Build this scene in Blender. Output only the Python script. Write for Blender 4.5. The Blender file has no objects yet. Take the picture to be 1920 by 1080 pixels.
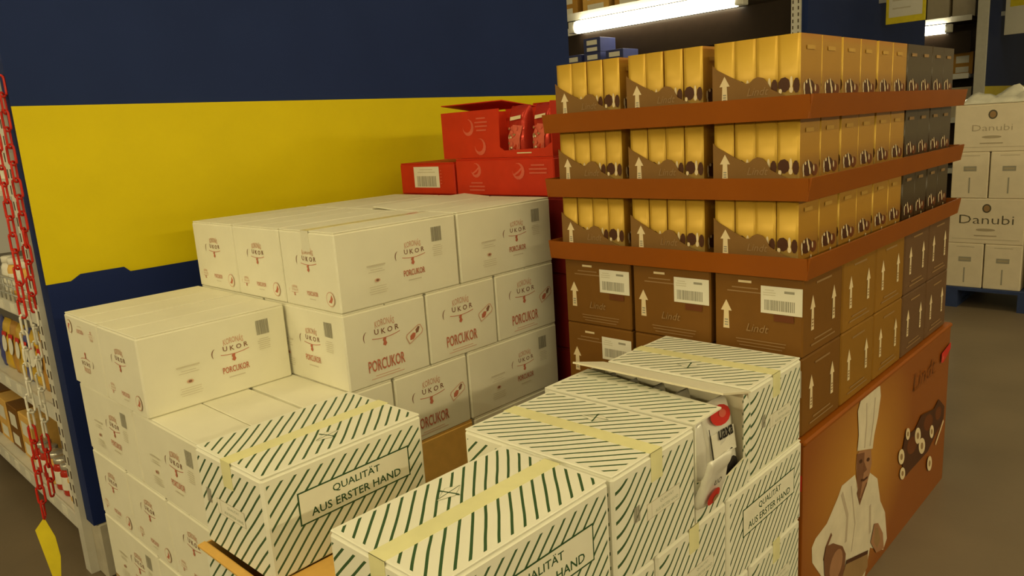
import bpy, math, random
from mathutils import Matrix, Vector, noise
random.seed(7)
scene = bpy.context.scene
COL = scene.collection

# ------------------------------------------------------------------ camera
YAW, PITCH, ROLL, FPX = 0.77276705, 0.20777566, -0.06534262, 1411.5
_f = Vector((-math.sin(YAW)*math.cos(PITCH), math.cos(YAW)*math.cos(PITCH), -math.sin(PITCH)))
_r = Vector((math.cos(YAW), math.sin(YAW), 0.0))
_u = _r.cross(_f)
_R = _r*math.cos(ROLL) + _u*math.sin(ROLL)
_U = -_r*math.sin(ROLL) + _u*math.cos(ROLL)
cam_data = bpy.data.cameras.new('camera')
cam = bpy.data.objects.new('camera', cam_data)
COL.objects.link(cam)
cam_data.sensor_fit = 'HORIZONTAL'
cam_data.sensor_width = 36.0
cam_data.lens = FPX/1920.0*36.0
cam_data.clip_start = 0.02
cam.matrix_world = Matrix(((_R.x, _U.x, -_f.x, 0), (_R.y, _U.y, -_f.y, 0), (_R.z, _U.z, -_f.z, 1.4), (0, 0, 0, 1)))
scene.camera = cam

# ------------------------------------------------------------------ world, exposure
world = bpy.data.worlds.new('world')
scene.world = world
world.use_nodes = True
world.node_tree.nodes['Background'].inputs[0].default_value = (1.0, 0.80, 0.40, 1)
world.node_tree.nodes['Background'].inputs[1].default_value = 0.25
vs = scene.view_settings
vs.view_transform = 'Standard'
vs.look = 'None'
vs.exposure = 0.0
vs.gamma = 1.0
vs.use_curve_mapping = False
LAMP_COL = (1.0, 0.82, 0.42)
LAMP_W = 12.5          # each assumed ceiling lamp, out of view
AISLE_W = 13.0         # each assumed tube lamp on unseen shelves opposite, behind the viewer
TUBE_W = 14.0           # emission strength of the shelf tubes

# ------------------------------------------------------------------ materials
MATS = {}
def nodes_of(name):
    m = bpy.data.materials.new(name)
    m.use_nodes = True
    nt = m.node_tree
    return m, nt, nt.nodes['Principled BSDF']

def mat(name, col, rough=0.6, metal=0.0, var=0.06, scale=18.0, bump=0.0, bscale=120.0, spec=0.22, emit=None):
    """Plain procedural material: base colour with a soft noise variation and a little relief."""
    if name in MATS: return MATS[name]
    m, nt, b = nodes_of(name)
    b.inputs['Roughness'].default_value = rough
    b.inputs['Metallic'].default_value = metal
    b.inputs['Specular IOR Level'].default_value = spec
    tc = nt.nodes.new('ShaderNodeTexCoord')
    nz = nt.nodes.new('ShaderNodeTexNoise'); nz.inputs['Scale'].default_value = scale; nz.inputs['Detail'].default_value = 4
    nt.links.new(tc.outputs['Object'], nz.inputs['Vector'])
    cr = nt.nodes.new('ShaderNodeValToRGB')
    cr.color_ramp.elements[0].position = 0.3; cr.color_ramp.elements[1].position = 0.7
    cr.color_ramp.elements[0].color = tuple(max(0, c*(1-var)) for c in col) + (1,)
    cr.color_ramp.elements[1].color = tuple(min(1, c*(1+var)) for c in col) + (1,)
    nt.links.new(nz.outputs['Fac'], cr.inputs['Fac'])
    nt.links.new(cr.outputs['Color'], b.inputs['Base Color'])
    if bump > 0:
        n2 = nt.nodes.new('ShaderNodeTexNoise'); n2.inputs['Scale'].default_value = bscale; n2.inputs['Detail'].default_value = 3
        nt.links.new(tc.outputs['Object'], n2.inputs['Vector'])
        bp = nt.nodes.new('ShaderNodeBump'); bp.inputs['Strength'].default_value = bump; bp.inputs['Distance'].default_value = 0.004
        nt.links.new(n2.outputs['Fac'], bp.inputs['Height']); nt.links.new(bp.outputs['Normal'], b.inputs['Normal'])
    if emit:
        b.inputs['Emission Color'].default_value = emit[0] + (1,)
        b.inputs['Emission Strength'].default_value = emit[1]
    MATS[name] = m
    return m

def M_stripe(name, bend):
    """White board printed with green diagonal stripes, in metres on the carton's own face coordinates."""
    m, nt, b = nodes_of(name)
    N = nt.nodes.new; L = nt.links.new
    def math_(op, a, c=None):
        n = N('ShaderNodeMath'); n.operation = op
        for i, v in enumerate((a, c)):
            if v is None: continue
            if isinstance(v, (int, float)): n.inputs[i].default_value = v
            else: L(v, n.inputs[i])
        return n.outputs[0]
    uv = N('ShaderNodeUVMap'); uv.uv_map = 'metres'
    s1 = N('ShaderNodeSeparateXYZ'); L(uv.outputs[0], s1.inputs[0])
    uv2 = N('ShaderNodeUVMap'); uv2.uv_map = 'unit'
    s2 = N('ShaderNodeSeparateXYZ'); L(uv2.outputs[0], s2.inputs[0])
    tc = N('ShaderNodeTexCoord')
    wob = N('ShaderNodeTexNoise'); wob.inputs['Scale'].default_value = 6.0
    L(tc.outputs['Object'], wob.inputs['Vector'])
    s = math_('ADD', s1.outputs[0], s1.outputs[1])
    s = math_('ADD', s, math_('MULTIPLY', wob.outputs['Fac'], 0.012))
    if bend:
        k = math_('MAXIMUM', math_('SUBTRACT', math_('MULTIPLY', s2.outputs[0], -1.0), 0.58), 0.0)
        s = math_('ADD', s, math_('MULTIPLY', math_('MULTIPLY', k, k), 0.158))
    fr = math_('FRACT', math_('DIVIDE', s, 0.0275))
    on = math_('LESS_THAN', fr, 0.235)
    on = math_('MULTIPLY', on, math_('LESS_THAN', math_('ABSOLUTE', s2.outputs[0]), 0.95))
    on = math_('MULTIPLY', on, math_('LESS_THAN', math_('ABSOLUTE', s2.outputs[1]), 0.92))
    on = math_('MULTIPLY', on, math_('GREATER_THAN', math_('ABSOLUTE', s2.outputs[1]), 0.07))
    mx = N('ShaderNodeMix'); mx.data_type = 'RGBA'
    L(on, mx.inputs[0])
    mx.inputs[6].default_value = (0.84, 0.83, 0.70, 1)
    mx.inputs[7].default_value = (0.034, 0.095, 0.028, 1)
    L(mx.outputs[2], b.inputs['Base Color'])
    b.inputs['Roughness'].default_value = 0.55
    n2 = N('ShaderNodeTexNoise'); n2.inputs['Scale'].default_value = 25
    L(tc.outputs['Object'], n2.inputs['Vector'])
    bp = N('ShaderNodeBump'); bp.inputs['Strength'].default_value = 0.15; bp.inputs['Distance'].default_value = 0.004
    L(n2.outputs['Fac'], bp.inputs['Height']); L(bp.outputs['Normal'], b.inputs['Normal'])
    MATS[name] = m
    return m

def M_ramp(name, stops, h, rough=0.35, metal=0.0, axis=2):
    """Printed colour run along one object axis (artwork of a pack)."""
    m, nt, b = nodes_of(name)
    tc = nt.nodes.new('ShaderNodeTexCoord'); sp = nt.nodes.new('ShaderNodeSeparateXYZ')
    nt.links.new(tc.outputs['Object'], sp.inputs[0])
    d = nt.nodes.new('ShaderNodeMath'); d.operation = 'DIVIDE'; d.inputs[1].default_value = h
    nt.links.new(sp.outputs[axis], d.inputs[0])
    cr = nt.nodes.new('ShaderNodeValToRGB')
    e = cr.color_ramp.elements
    while len(e) < len(stops): e.new(0.5)
    for i, (p, c) in enumerate(stops):
        e[i].position = p; e[i].color = tuple(c) + (1,)
    nt.links.new(d.outputs[0], cr.inputs['Fac']); nt.links.new(cr.outputs['Color'], b.inputs['Base Color'])
    b.inputs['Roughness'].default_value = rough; b.inputs['Metallic'].default_value = metal
    MATS[name] = m
    return m

M_white = mat('white_carton', (0.80, 0.775, 0.62), 0.62, var=0.03, scale=9, bump=0.12, bscale=40)
M_whitein = mat('pale_board_inside', (0.74, 0.68, 0.50), 0.7, var=0.04)
M_kraft = mat('kraft_board', (0.72, 0.43, 0.11), 0.75, var=0.06, scale=30)
M_red_ink = mat('red_ink', (0.52, 0.165, 0.095), 0.6)
M_pale_ink = mat('pale_red_ink', (0.66, 0.42, 0.29), 0.6)
M_dark_ink = mat('brown_ink', (0.25, 0.12, 0.07), 0.6)
M_grey_ink = mat('grey_ink', (0.33, 0.31, 0.24), 0.6)
M_faint_ink = mat('faint_ink', (0.62, 0.57, 0.43), 0.6)
M_green_ink = mat('green_ink', (0.030, 0.085, 0.030), 0.55)
M_clear_tape = mat('clear_tape', (0.80, 0.775, 0.62), 0.08, var=0.02, spec=0.7, bump=0.4, bscale=30)
M_yel_tape = mat('yellow_tape', (0.80, 0.775, 0.43), 0.25, var=0.06, scale=12)
M_stripe_side = M_stripe('green_striped_board', False)
M_stripe_end = M_stripe('green_striped_board_end', True)
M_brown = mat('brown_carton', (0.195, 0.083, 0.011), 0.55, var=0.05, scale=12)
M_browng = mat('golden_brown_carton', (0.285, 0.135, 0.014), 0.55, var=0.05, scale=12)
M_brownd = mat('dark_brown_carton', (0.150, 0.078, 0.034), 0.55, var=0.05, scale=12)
M_tray = mat('tray_board', (0.235, 0.120, 0.032), 0.55, var=0.05)
M_band = mat('orange_brown_board', (0.285, 0.076, 0.004), 0.36, var=0.05, scale=8)
M_cream = mat('cream_ink', (0.80, 0.66, 0.42), 0.5)
M_tan = mat('tan_ink', (0.33, 0.20, 0.085), 0.5)
M_choc = mat('chocolate_ink', (0.080, 0.028, 0.012), 0.45)
M_label = mat('paper_label', (0.80, 0.77, 0.66), 0.5, var=0.02)
M_subtle = mat('subtle_brown_ink', (0.25, 0.070, 0.008), 0.4)
M_goldink = mat('faint_gold_ink', (0.56, 0.33, 0.07), 0.4)
M_rust = mat('rust_ink', (0.155, 0.045, 0.012), 0.5)
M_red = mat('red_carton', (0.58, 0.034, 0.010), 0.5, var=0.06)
M_red_shaded = mat('red_carton_shaded', (0.170, 0.012, 0.010), 0.4, var=0.1)  # red board with the shade of the gap put into its colour
M_redlite = mat('pale_red_print', (0.66, 0.13, 0.08), 0.5)
M_foil_red = mat('red_foil', (0.55, 0.045, 0.025), 0.22, metal=0.3, bump=0.3, bscale=35)
M_silver = mat('silver_foil', (0.84, 0.82, 0.74), 0.24, metal=0.22, var=0.08, bump=0.35, bscale=22)
M_black = mat('black_ink', (0.015, 0.012, 0.012), 0.4)
M_sealred = mat('seal_red', (0.62, 0.03, 0.02), 0.4)
M_blue = mat('blue_wall_paint', (0.019, 0.034, 0.125), 0.6, var=0.05, scale=4, spec=0.08)
M_bluelow = mat('dark_blue_panel', (0.014, 0.026, 0.120), 0.55, var=0.05, scale=4, spec=0.08)
M_yellow = mat('yellow_wall_paint', (0.74, 0.60, 0.006), 0.5, var=0.03, scale=5, spec=0.15)
M_floor = mat('floor_concrete', (0.170, 0.128, 0.080), 0.42, var=0.12, scale=2.2, bump=0.1, bscale=60, spec=0.4)
M_plinth = mat('pale_plinth', (0.50, 0.46, 0.36), 0.6, var=0.1)
M_steel = mat('galvanised_steel', (0.50, 0.50, 0.47), 0.4, metal=0.5, var=0.06)
M_shelf = mat('shelf_enamel', (0.66, 0.64, 0.56), 0.4, var=0.04)
M_dark = mat('dark_recess', (0.075, 0.050, 0.030), 0.6, var=0.1)
M_valance = mat('valance_black', (0.022, 0.014, 0.009), 0.3, var=0.1)
M_plred = mat('red_plastic', (0.60, 0.030, 0.018), 0.3)
M_plwhite = mat('white_plastic', (0.78, 0.75, 0.66), 0.3)
M_tagyel = mat('yellow_card', (0.80, 0.66, 0.03), 0.5)
M_wood = mat('pallet_wood', (0.40, 0.28, 0.14), 0.8, var=0.15, scale=25)
M_bluewood = mat('blue_pallet_wood', (0.035, 0.055, 0.15), 0.7, var=0.1)
M_wine = mat('wine_carton', (0.74, 0.65, 0.48), 0.6, var=0.03)
M_film = mat('stretch_film', (0.62, 0.60, 0.50), 0.18, var=0.1, bump=0.5, bscale=20, spec=0.7)
M_tube = mat('lit_tube', (1, 0.95, 0.8), 0.3, emit=((1.0, 0.90, 0.62), TUBE_W))
M_ceil = mat('ceiling_board', (0.55, 0.54, 0.50), 0.8)
M_lampbody = mat('lamp_housing', (0.7, 0.7, 0.68), 0.5)
M_lampface = mat('lamp_diffuser', (1, 1, 1), 0.4, emit=(LAMP_COL, 6.0))

# ------------------------------------------------------------------ mesh helpers
class MB:
    def __init__(s): s.v = []; s.f = []; s.m = []; s.sm = []
    def face(s, pts, m=0, smooth=False):
        n = len(s.v); s.v += [tuple(p) for p in pts]; s.f.append(tuple(range(n, n+len(pts)))); s.m.append(m); s.sm.append(smooth)
        return s
    def add(s, verts, faces, m=0, smooth=False):
        n = len(s.v); s.v += [tuple(p) for p in verts]
        for f in faces: s.f.append(tuple(i+n for i in f)); s.m.append(m); s.sm.append(smooth)
        return s
    def box(s, x0, y0, z0, x1, y1, z1, m=0, c=0.0):
        """Box; c > 0 chamfers every edge."""
        if c <= 0:
            V = [(x0,y0,z0),(x1,y0,z0),(x1,y1,z0),(x0,y1,z0),(x0,y0,z1),(x1,y0,z1),(x1,y1,z1),(x0,y1,z1)]
            F = [(0,3,2,1),(4,5,6,7),(0,1,5,4),(1,2,6,5),(2,3,7,6),(3,0,4,7)]
            return s.add(V, F, m)
        lo = (x0,y0,z0); hi = (x1,y1,z1)
        V = []; idx = {}
        for sx in (0,1):
            for sy in (0,1):
                for sz in (0,1):
                    cor = [(lo,hi)[k][i] for i,k in enumerate((sx,sy,sz))]
                    for ax in range(3):     # vertex belonging to the face normal to ax
                        p = list(cor)
                        for o in range(3):
                            if o != ax: p[o] += c if (sx,sy,sz)[o] == 0 else -c
                        idx[(sx,sy,sz,ax)] = len(V); V.append(tuple(p))
        F = []
        for ax in range(3):
            a, b = [(1,2),(2,0),(0,1)][ax]
            for sgn in (0,1):
                def key(i, j):
                    t = [0,0,0]; t[ax] = sgn; t[a] = i; t[b] = j
                    return idx[(t[0],t[1],t[2],ax)]
                q = [key(0,0), key(1,0), key(1,1), key(0,1)]
                F.append(tuple(q if sgn else q[::-1]))
        for ax in range(3):       # edges parallel to ax
            a, b = [(1,2),(2,0),(0,1)][ax]
            for i in (0,1):
                for j in (0,1):
                    def key(e, face):
                        t = [0,0,0]; t[ax] = e; t[a] = i; t[b] = j
                        return idx[(t[0],t[1],t[2],face)]
                    q = [key(0,a), key(1,a), key(1,b), key(0,b)]
                    F.append(tuple(q if (i != j) else q[::-1]))
        for sx in (0,1):
            for sy in (0,1):
                for sz in (0,1):
                    t = [idx[(sx,sy,sz,k)] for k in range(3)]
                    F.append(tuple(t if (sx+sy+sz) % 2 else t[::-1]))
        return s.add(V, F, m)
    def prism(s, poly, n0, n1, plane='xz', m=0):
        """Polygon (counter-clockwise) in a plane, given thickness along the third axis."""
        def P(a, b, c):
            return {'xz': (a, c, b), 'yz': (c, a, b), 'xy': (a, b, c)}[plane]
        k = len(poly)
        V = [P(a, b, n0) for a, b in poly] + [P(a, b, n1) for a, b in poly]
        F = [tuple(range(k))[::-1], tuple(range(k, 2*k))] + [(i, (i+1) % k, k+(i+1) % k, k+i) for i in range(k)]
        if plane == 'xz': F = [f[::-1] for f in F]
        return s.add(V, F, m)
    def tube(s, pts, r, n=8, m=0, closed=False):
        pts = [Vector(p) for p in pts]; k = len(pts); V = []; F = []
        for i, p in enumerate(pts):
            a = pts[(i-1) % k] if (closed or i > 0) else p
            b = pts[(i+1) % k] if (closed or i < k-1) else p
            d = (b-a).normalized()
            ref = Vector((0, 0, 1)) if abs(d.z) < 0.9 else Vector((1, 0, 0))
            x = d.cross(ref).normalized(); y = d.cross(x).normalized()
            for j in range(n):
                t = 2*math.pi*j/n
                V.append(tuple(p + (x*math.cos(t) + y*math.sin(t))*r))
        for i in range(k if closed else k-1):
            for j in range(n):
                a = i*n+j; b = i*n+(j+1) % n; c = ((i+1) % k)*n+(j+1) % n; d = ((i+1) % k)*n+j
                F.append((a, b, c, d))
        if not closed:
            F.append(tuple(range(n))[::-1]); F.append(tuple(range((k-1)*n, k*n)))
        return s.add(V, F, m, True)
    def mesh(s, name, mats, uvdims=None):
        me = bpy.data.meshes.new(name)
        me.from_pydata(s.v, [], s.f)
        for mm in mats: me.materials.append(mm)
        me.polygons.foreach_set('material_index', s.m)
        me.polygons.foreach_set('use_smooth', s.sm)
        if uvdims:
            L, W, H = uvdims
            u1 = me.uv_layers.new(name='metres'); u2 = me.uv_layers.new(name='unit')
            for p in me.polygons:
                n = p.normal; a = max(range(3), key=lambda i: abs(n[i]))
                for li in p.loop_indices:
                    x, y, z = me.vertices[me.loops[li].vertex_index].co
                    if a == 2: uv = (x, -y); un = (x/(L/2), y/(W/2))
                    elif a == 1:
                        uv = (x, -z) if n.y < 0 else (x, z); un = (x/(L/2), (z-H/2)/(H/2))
                        un = (un[0], un[1] if abs(un[1]) > 0.1 else (0.1 if un[1] >= 0 else -0.1))
                    else:
                        uv = (y, -z) if n.x > 0 else (y, z)
                        un = (y/(W/2), (z-H/2)/(H/2))
                    if a != 2: un = (un[0], 0.55 + 0.449*un[1])      # keeps the middle of side faces clear of the tape gap
                    u1.data[li].uv = uv; u2.data[li].uv = un
        me.update()
        return me

CACHE = {}
def cached(key, fn):
    if key not in CACHE: CACHE[key] = fn()
    return CACHE[key]

def link(name, data, parent=None, M=None):
    o = bpy.data.objects.new(name, data)
    COL.objects.link(o)
    if parent is not None: o.parent = parent
    if M is not None: o.matrix_basis = M
    if name.startswith('printed') or name == 'paper_label': o['kind'] = 'stuff'
    return o

def tag(o, label, cat, group=None):
    o['label'] = label; o['category'] = cat
    if group: o['group'] = group
    return o

def root(name, label, cat, loc=(0, 0, 0), rz=0.0, group=None):
    o = link(name, None, None, Matrix.Translation(loc) @ Matrix.Rotation(rz, 4, 'Z'))
    o.empty_display_size = 0.05
    return tag(o, label, cat, group)

def structure(name, me, parent=None):
    o = link(name, me, parent)
    if parent is None: o['kind'] = 'structure'
    return o

# ------------------------------------------------------------------ flat print
TXT = {}
def text_poly(s, bold=0.0):
    if (s, bold) in TXT: return TXT[(s, bold)]
    cu = bpy.data.curves.new('t', 'FONT'); cu.body = s; cu.resolution_u = 2; cu.offset = bold
    ob = bpy.data.objects.new('t', cu); COL.objects.link(ob)
    dg = bpy.context.evaluated_depsgraph_get()
    me = bpy.data.meshes.new_from_object(ob.evaluated_get(dg))
    V = [(v.co.x, v.co.y) for v in me.vertices]; F = [tuple(p.vertices) for p in me.polygons]
    xs = [v[0] for v in V]; ys = [v[1] for v in V]
    x0, x1, y0, y1 = min(xs), max(xs), min(ys), max(ys)
    V = [((x-x0)/(x1-x0)-0.5, (y-y0)/(y1-y0)) for x, y in V]
    bpy.data.objects.remove(ob); bpy.data.curves.remove(cu); bpy.data.meshes.remove(me)
    TXT[(s, bold)] = (V, F)
    return V, F

class Print:
    """Flat artwork in face coordinates (u right, v up), laid a hair above the face."""
    def __init__(s): s.mb = MB(); s.mats = []; s.layer = 0
    def _m(s, m):
        if m not in s.mats: s.mats.append(m)
        return s.mats.index(m)
    def _z(s): s.layer += 1; return 0.0006 + 0.00012*s.layer
    def poly(s, pts, m):
        z = s._z(); s.mb.face([(a, b, z) for a, b in pts], s._m(m)); return s
    def rect(s, u, v, w, h, m, rot=0.0):
        c, d = math.cos(rot), math.sin(rot)
        return s.poly([(u+x*c-y*d, v+x*d+y*c) for x, y in ((-w/2,-h/2),(w/2,-h/2),(w/2,h/2),(-w/2,h/2))], m)
    def ell(s, u, v, a, b, m, n=14, rot=0.0):
        c, d = math.cos(rot), math.sin(rot)
        return s.poly([(u+a*math.cos(t)*c-b*math.sin(t)*d, v+a*math.cos(t)*d+b*math.sin(t)*c) for t in [2*math.pi*i/n for i in range(n)]], m)
    def text(s, t, u, v, w, h, m, bold=0.0, shear=0.0, arc=0.0):
        """Text centred on u with its base at v, w wide and h tall."""
        V, F = text_poly(t, bold); z = s._z()
        s.mb.add([(u+x*w+shear*y*h, v+y*h - arc*(2*x)**2, z) for x, y in V], F, s._m(m)); return s
    def strip(s, pts, w, m):
        z = s._z(); mi = s._m(m); k = len(pts)
        A = []; B = []
        for i, (x, y) in enumerate(pts):
            x0, y0 = pts[max(0, i-1)]; x1, y1 = pts[min(k-1, i+1)]
            dx, dy = x1-x0, y1-y0; l = math.hypot(dx, dy) or 1
            ww = w if not isinstance(w, (list, tuple)) else w[i]
            nx, ny = -dy/l*ww/2, dx/l*ww/2
            A.append((x+nx, y+ny, z)); B.append((x-nx, y-ny, z))
        for i in range(k-1): s.mb.face([B[i], B[i+1], A[i+1], A[i]], mi)
        return s
    def ring(s, u, v, r, w, m, n=16, sy=1.0):
        return s.strip([(u+r*math.cos(2*math.pi*i/n), v+sy*r*math.sin(2*math.pi*i/n)) for i in range(n+1)], w, m)
    def barcode(s, u, v, w, h, m, n=14, seed=3):
        rnd = random.Random(seed); x = -w/2; z = s._z(); mi = s._m(m)
        while x < w/2:
            b = rnd.uniform(0.35, 1.2)*w/n; b = min(b, w/2-x)
            s.mb.face([(u+x, v-h/2, z), (u+x+b, v-h/2, z), (u+x+b, v+h/2, z), (u+x, v+h/2, z)], mi)
            x += b + rnd.uniform(0.25, 0.6)*w/n
        return s
    def lines(s, u, v, w, n, dy, m, t=0.0016, seed=1):
        rnd = random.Random(seed)
        for i in range(n): s.rect(u, v-i*dy, w*rnd.uniform(0.65, 1.0), t, m)
        return s
    def arrow(s, u, v, w, h, m, ink=None):
        s.poly([(u-w*0.28, v), (u+w*0.28, v), (u+w*0.22, v+h*0.62), (u+w*0.5, v+h*0.62), (u, v+h), (u-w*0.5, v+h*0.62), (u-w*0.22, v+h*0.62)], m)
        if ink:
            for k in range(3): s.rect(u, v+h*(0.12+0.09*k), w*0.3, h*0.045, ink)
        return s
    def mesh(s, name): return s.mb.mesh(name, s.mats)

def face_M(face, L, W, H, flip=False):
    """Matrix that puts print space (u from the middle, v from the bottom) on a side of a carton."""
    o, u, n = {'-y': ((0, -W/2, 0), (1, 0, 0), (0, -1, 0)), '+y': ((0, W/2, 0), (-1, 0, 0), (0, 1, 0)),
               '+x': ((L/2, 0, 0), (0, 1, 0), (1, 0, 0)), '-x': ((-L/2, 0, 0), (0, -1, 0), (-1, 0, 0)),
               'top': ((0, 0, H), (1, 0, 0), (0, 0, 1))}[face]
    v = (0, 1, 0) if face == 'top' else (0, 0, 1)
    if flip:
        o = (o[0], o[1], H); u = tuple(-c for c in u); v = (0, 0, -1)
    return Matrix(((u[0], v[0], n[0], o[0]), (u[1], v[1], n[1], o[1]), (u[2], v[2], n[2], o[2]), (0, 0, 0, 1)))

# ------------------------------------------------------------------ structure
WX = -2.65
def wall_panel(name, y0, y1, ztop, tab):
    mb = MB(); mb.box(WX-0.06, y0, 0.20, WX, y1, ztop)
    w = structure(name, mb.mesh(name, [M_blue]))
    b = MB(); b.box(WX, y0, 1.018, WX+0.004, y1, 1.560)
    structure('yellow_band', b.mesh('yellow_band', [M_yellow]), w)
    d = MB()
    poly = [(y0, 0.20), (y1, 0.20), (y1, 1.018)]
    if tab: poly += [(y0+0.25, 1.018), (y0+0.232, 1.036), (y0+0.10, 1.036), (y0+0.07, 1.018)]
    poly += [(y0, 1.018)]
    d.prism(poly, WX, WX+0.012, 'yz')
    structure('lower_panel', d.mesh('lower_panel', [M_bluelow]), w)
    p = MB(); p.box(WX-0.10, y0+0.01, 0.0, WX+0.015, y1, 0.198, c=0.006)
    structure('plinth', p.mesh('plinth', [M_plinth]), w)
    return w
fl = MB(); fl.face([(-14, -6, 0), (8, -6, 0), (8, 26, 0), (-14, 26, 0)])
structure('floor', fl.mesh('floor', [M_floor]))
wall_panel('wall_left', 0.646, 3.27, 3.2, True)
wall_panel('wall_middle', 6.36, 9.50, 3.2, False)
wall_panel('wall_back', 12.05, 15.2, 3.2, False)
ce = MB(); ce.face([(-14, -6, 4.4), (-14, 26, 4.4), (8, 26, 4.4), (8, -6, 4.4)])
structure('ceiling', ce.mesh('ceiling', [M_ceil]))

# assumed ceiling luminaires (out of the picture, added to light the hall)
def assumed_luminaire(x, y, lab):
    r = root('assumed_ceiling_lamp', lab, 'lamp', (x, y, 3.9), 0, 'ceiling lamps')
    link('housing', cached('lamp_h', lambda: MB().box(-0.11, -0.75, 0.0, 0.11, 0.75, 0.08, c=0.01).mesh('housing', [M_lampbody])), r)
    link('diffuser', cached('lamp_d', lambda: MB().box(-0.09, -0.72, -0.02, 0.09, 0.72, -0.001, c=0.008).mesh('diffuser', [M_lampface])), r)
    def rod():
        mb = MB()
        mb.tube([(0, 0, 0.08), (0, 0, 0.5)], 0.008); return mb.mesh('rod', [M_steel])
    link('hanger_rod', cached('lamp_r', rod), r)
    ld = bpy.data.lights.new('lamp_light', 'AREA'); ld.shape = 'RECTANGLE'; ld.size = 0.3; ld.size_y = 1.5
    ld.energy = LAMP_W; ld.color = LAMP_COL
    lo = link('lamp_light', ld, r); lo.location = (0, 0, -0.03)
for i, (x, y) in enumerate([(-1.0, -1.4), (1.8, -0.8), (1.8, 2.0), (-0.4, 0.6), (1.8, 4.8), (-0.6, 4.6), (1.8, 8.4), (-4.5, 4.6), (-3.6, -1.0), (-0.6, 11.0)]):
    assumed_luminaire(x, y, 'long ceiling lamp hanging out of view above the aisle')

# assumed tube lamps and shelves, unseen behind the viewer, added for light on facing sides
def assumed_aisle_lamp(x, y, z, rz, label):
    r = root('shelf_lamp', label, 'lamp', (x, y, z), rz, 'tube lamps behind the viewer')  # unseen assumed lamp, sharing its object name with the visible shelf tubes
    link('tube', cached('al_t', lambda: MB().tube([(-0.72, 0, 0), (0.72, 0, 0)], 0.03, 12).mesh('tube', [M_tube])), r)
    link('fitting', cached('al_f', lambda: MB().box(-0.76, -0.10, -0.05, 0.76, -0.045, 0.06, c=0.004).mesh('fitting', [M_shelf])), r)
    link('assumed_shelf_arm', cached('al_a', lambda: MB().box(-0.78, -0.60, 0.061, 0.78, -0.02, 0.09, c=0.004).mesh('assumed_shelf_arm', [M_shelf])), r)
    link('assumed_shelf_back', cached('al_b', lambda: MB().box(-0.78, -0.66, -z, 0.78, -0.605, 0.5).mesh('assumed_shelf_back', [M_shelf])), r)
    ld = bpy.data.lights.new('tube_light', 'AREA'); ld.shape = 'RECTANGLE'; ld.size = 1.44; ld.size_y = 0.06
    ld.energy = AISLE_W*(1.2 if rz == 0 else 1.0); ld.color = LAMP_COL
    lo = link('tube_light', ld, r); lo.location = (0, 0.045, -0.01); lo.rotation_euler = (math.radians(78), 0, 0)
for i in range(3):
    assumed_aisle_lamp(-3.2+1.75*i, -2.6, 2.35, 0.0, f'{["first","second","third","fourth"][i]} tube lamp along the shelves behind the viewer')
for i in range(4):
    assumed_aisle_lamp(3.0, -0.8+1.9*i, 2.35, math.pi/2, f'{["first","second","third","fourth"][i]} tube lamp along the shelves on the right, out of the picture')

# ------------------------------------------------------------------ pallets
def pallet(x0, x1, y0, y1, h, m, label):
    r = root('pallet', label, 'pallet', ((x0+x1)/2, (y0+y1)/2, 0))
    w, d = x1-x0, y1-y0
    n = 5; bw = 0.10
    top = cached(('pt', round(w, 3), h, m.name), lambda: MB().box(-w/2, -bw/2, 0, w/2, bw/2, 0.02).mesh('top_board', [m]))
    for i in range(7):
        y = -d/2+bw/2+(d-bw)*i/6
        link('top_board', top, r, Matrix.Translation((0, y, h-0.02)))
    run = cached(('pr', round(d, 3), h, m.name), lambda: MB().box(-0.05, -d/2, 0, 0.05, d/2, 0.02).mesh('runner', [m]))
    blk = cached(('pb', h, m.name), lambda: MB().box(-0.05, -0.06, 0, 0.05, 0.06, h-0.04).mesh('block', [m]))
    for x in (-w/2+0.05, 0, w/2-0.05):
        link('runner', run, r, Matrix.Translation((x, 0, 0)))
        for y in (-d/2+0.06, 0, d/2-0.06): link('block', blk, r, Matrix.Translation((x, y, 0.02)))
    return r
pallet(-2.41, -1.605, 0.625, 1.845, 0.130, M_wood, 'wooden pallet under the white sugar cartons')

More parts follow.
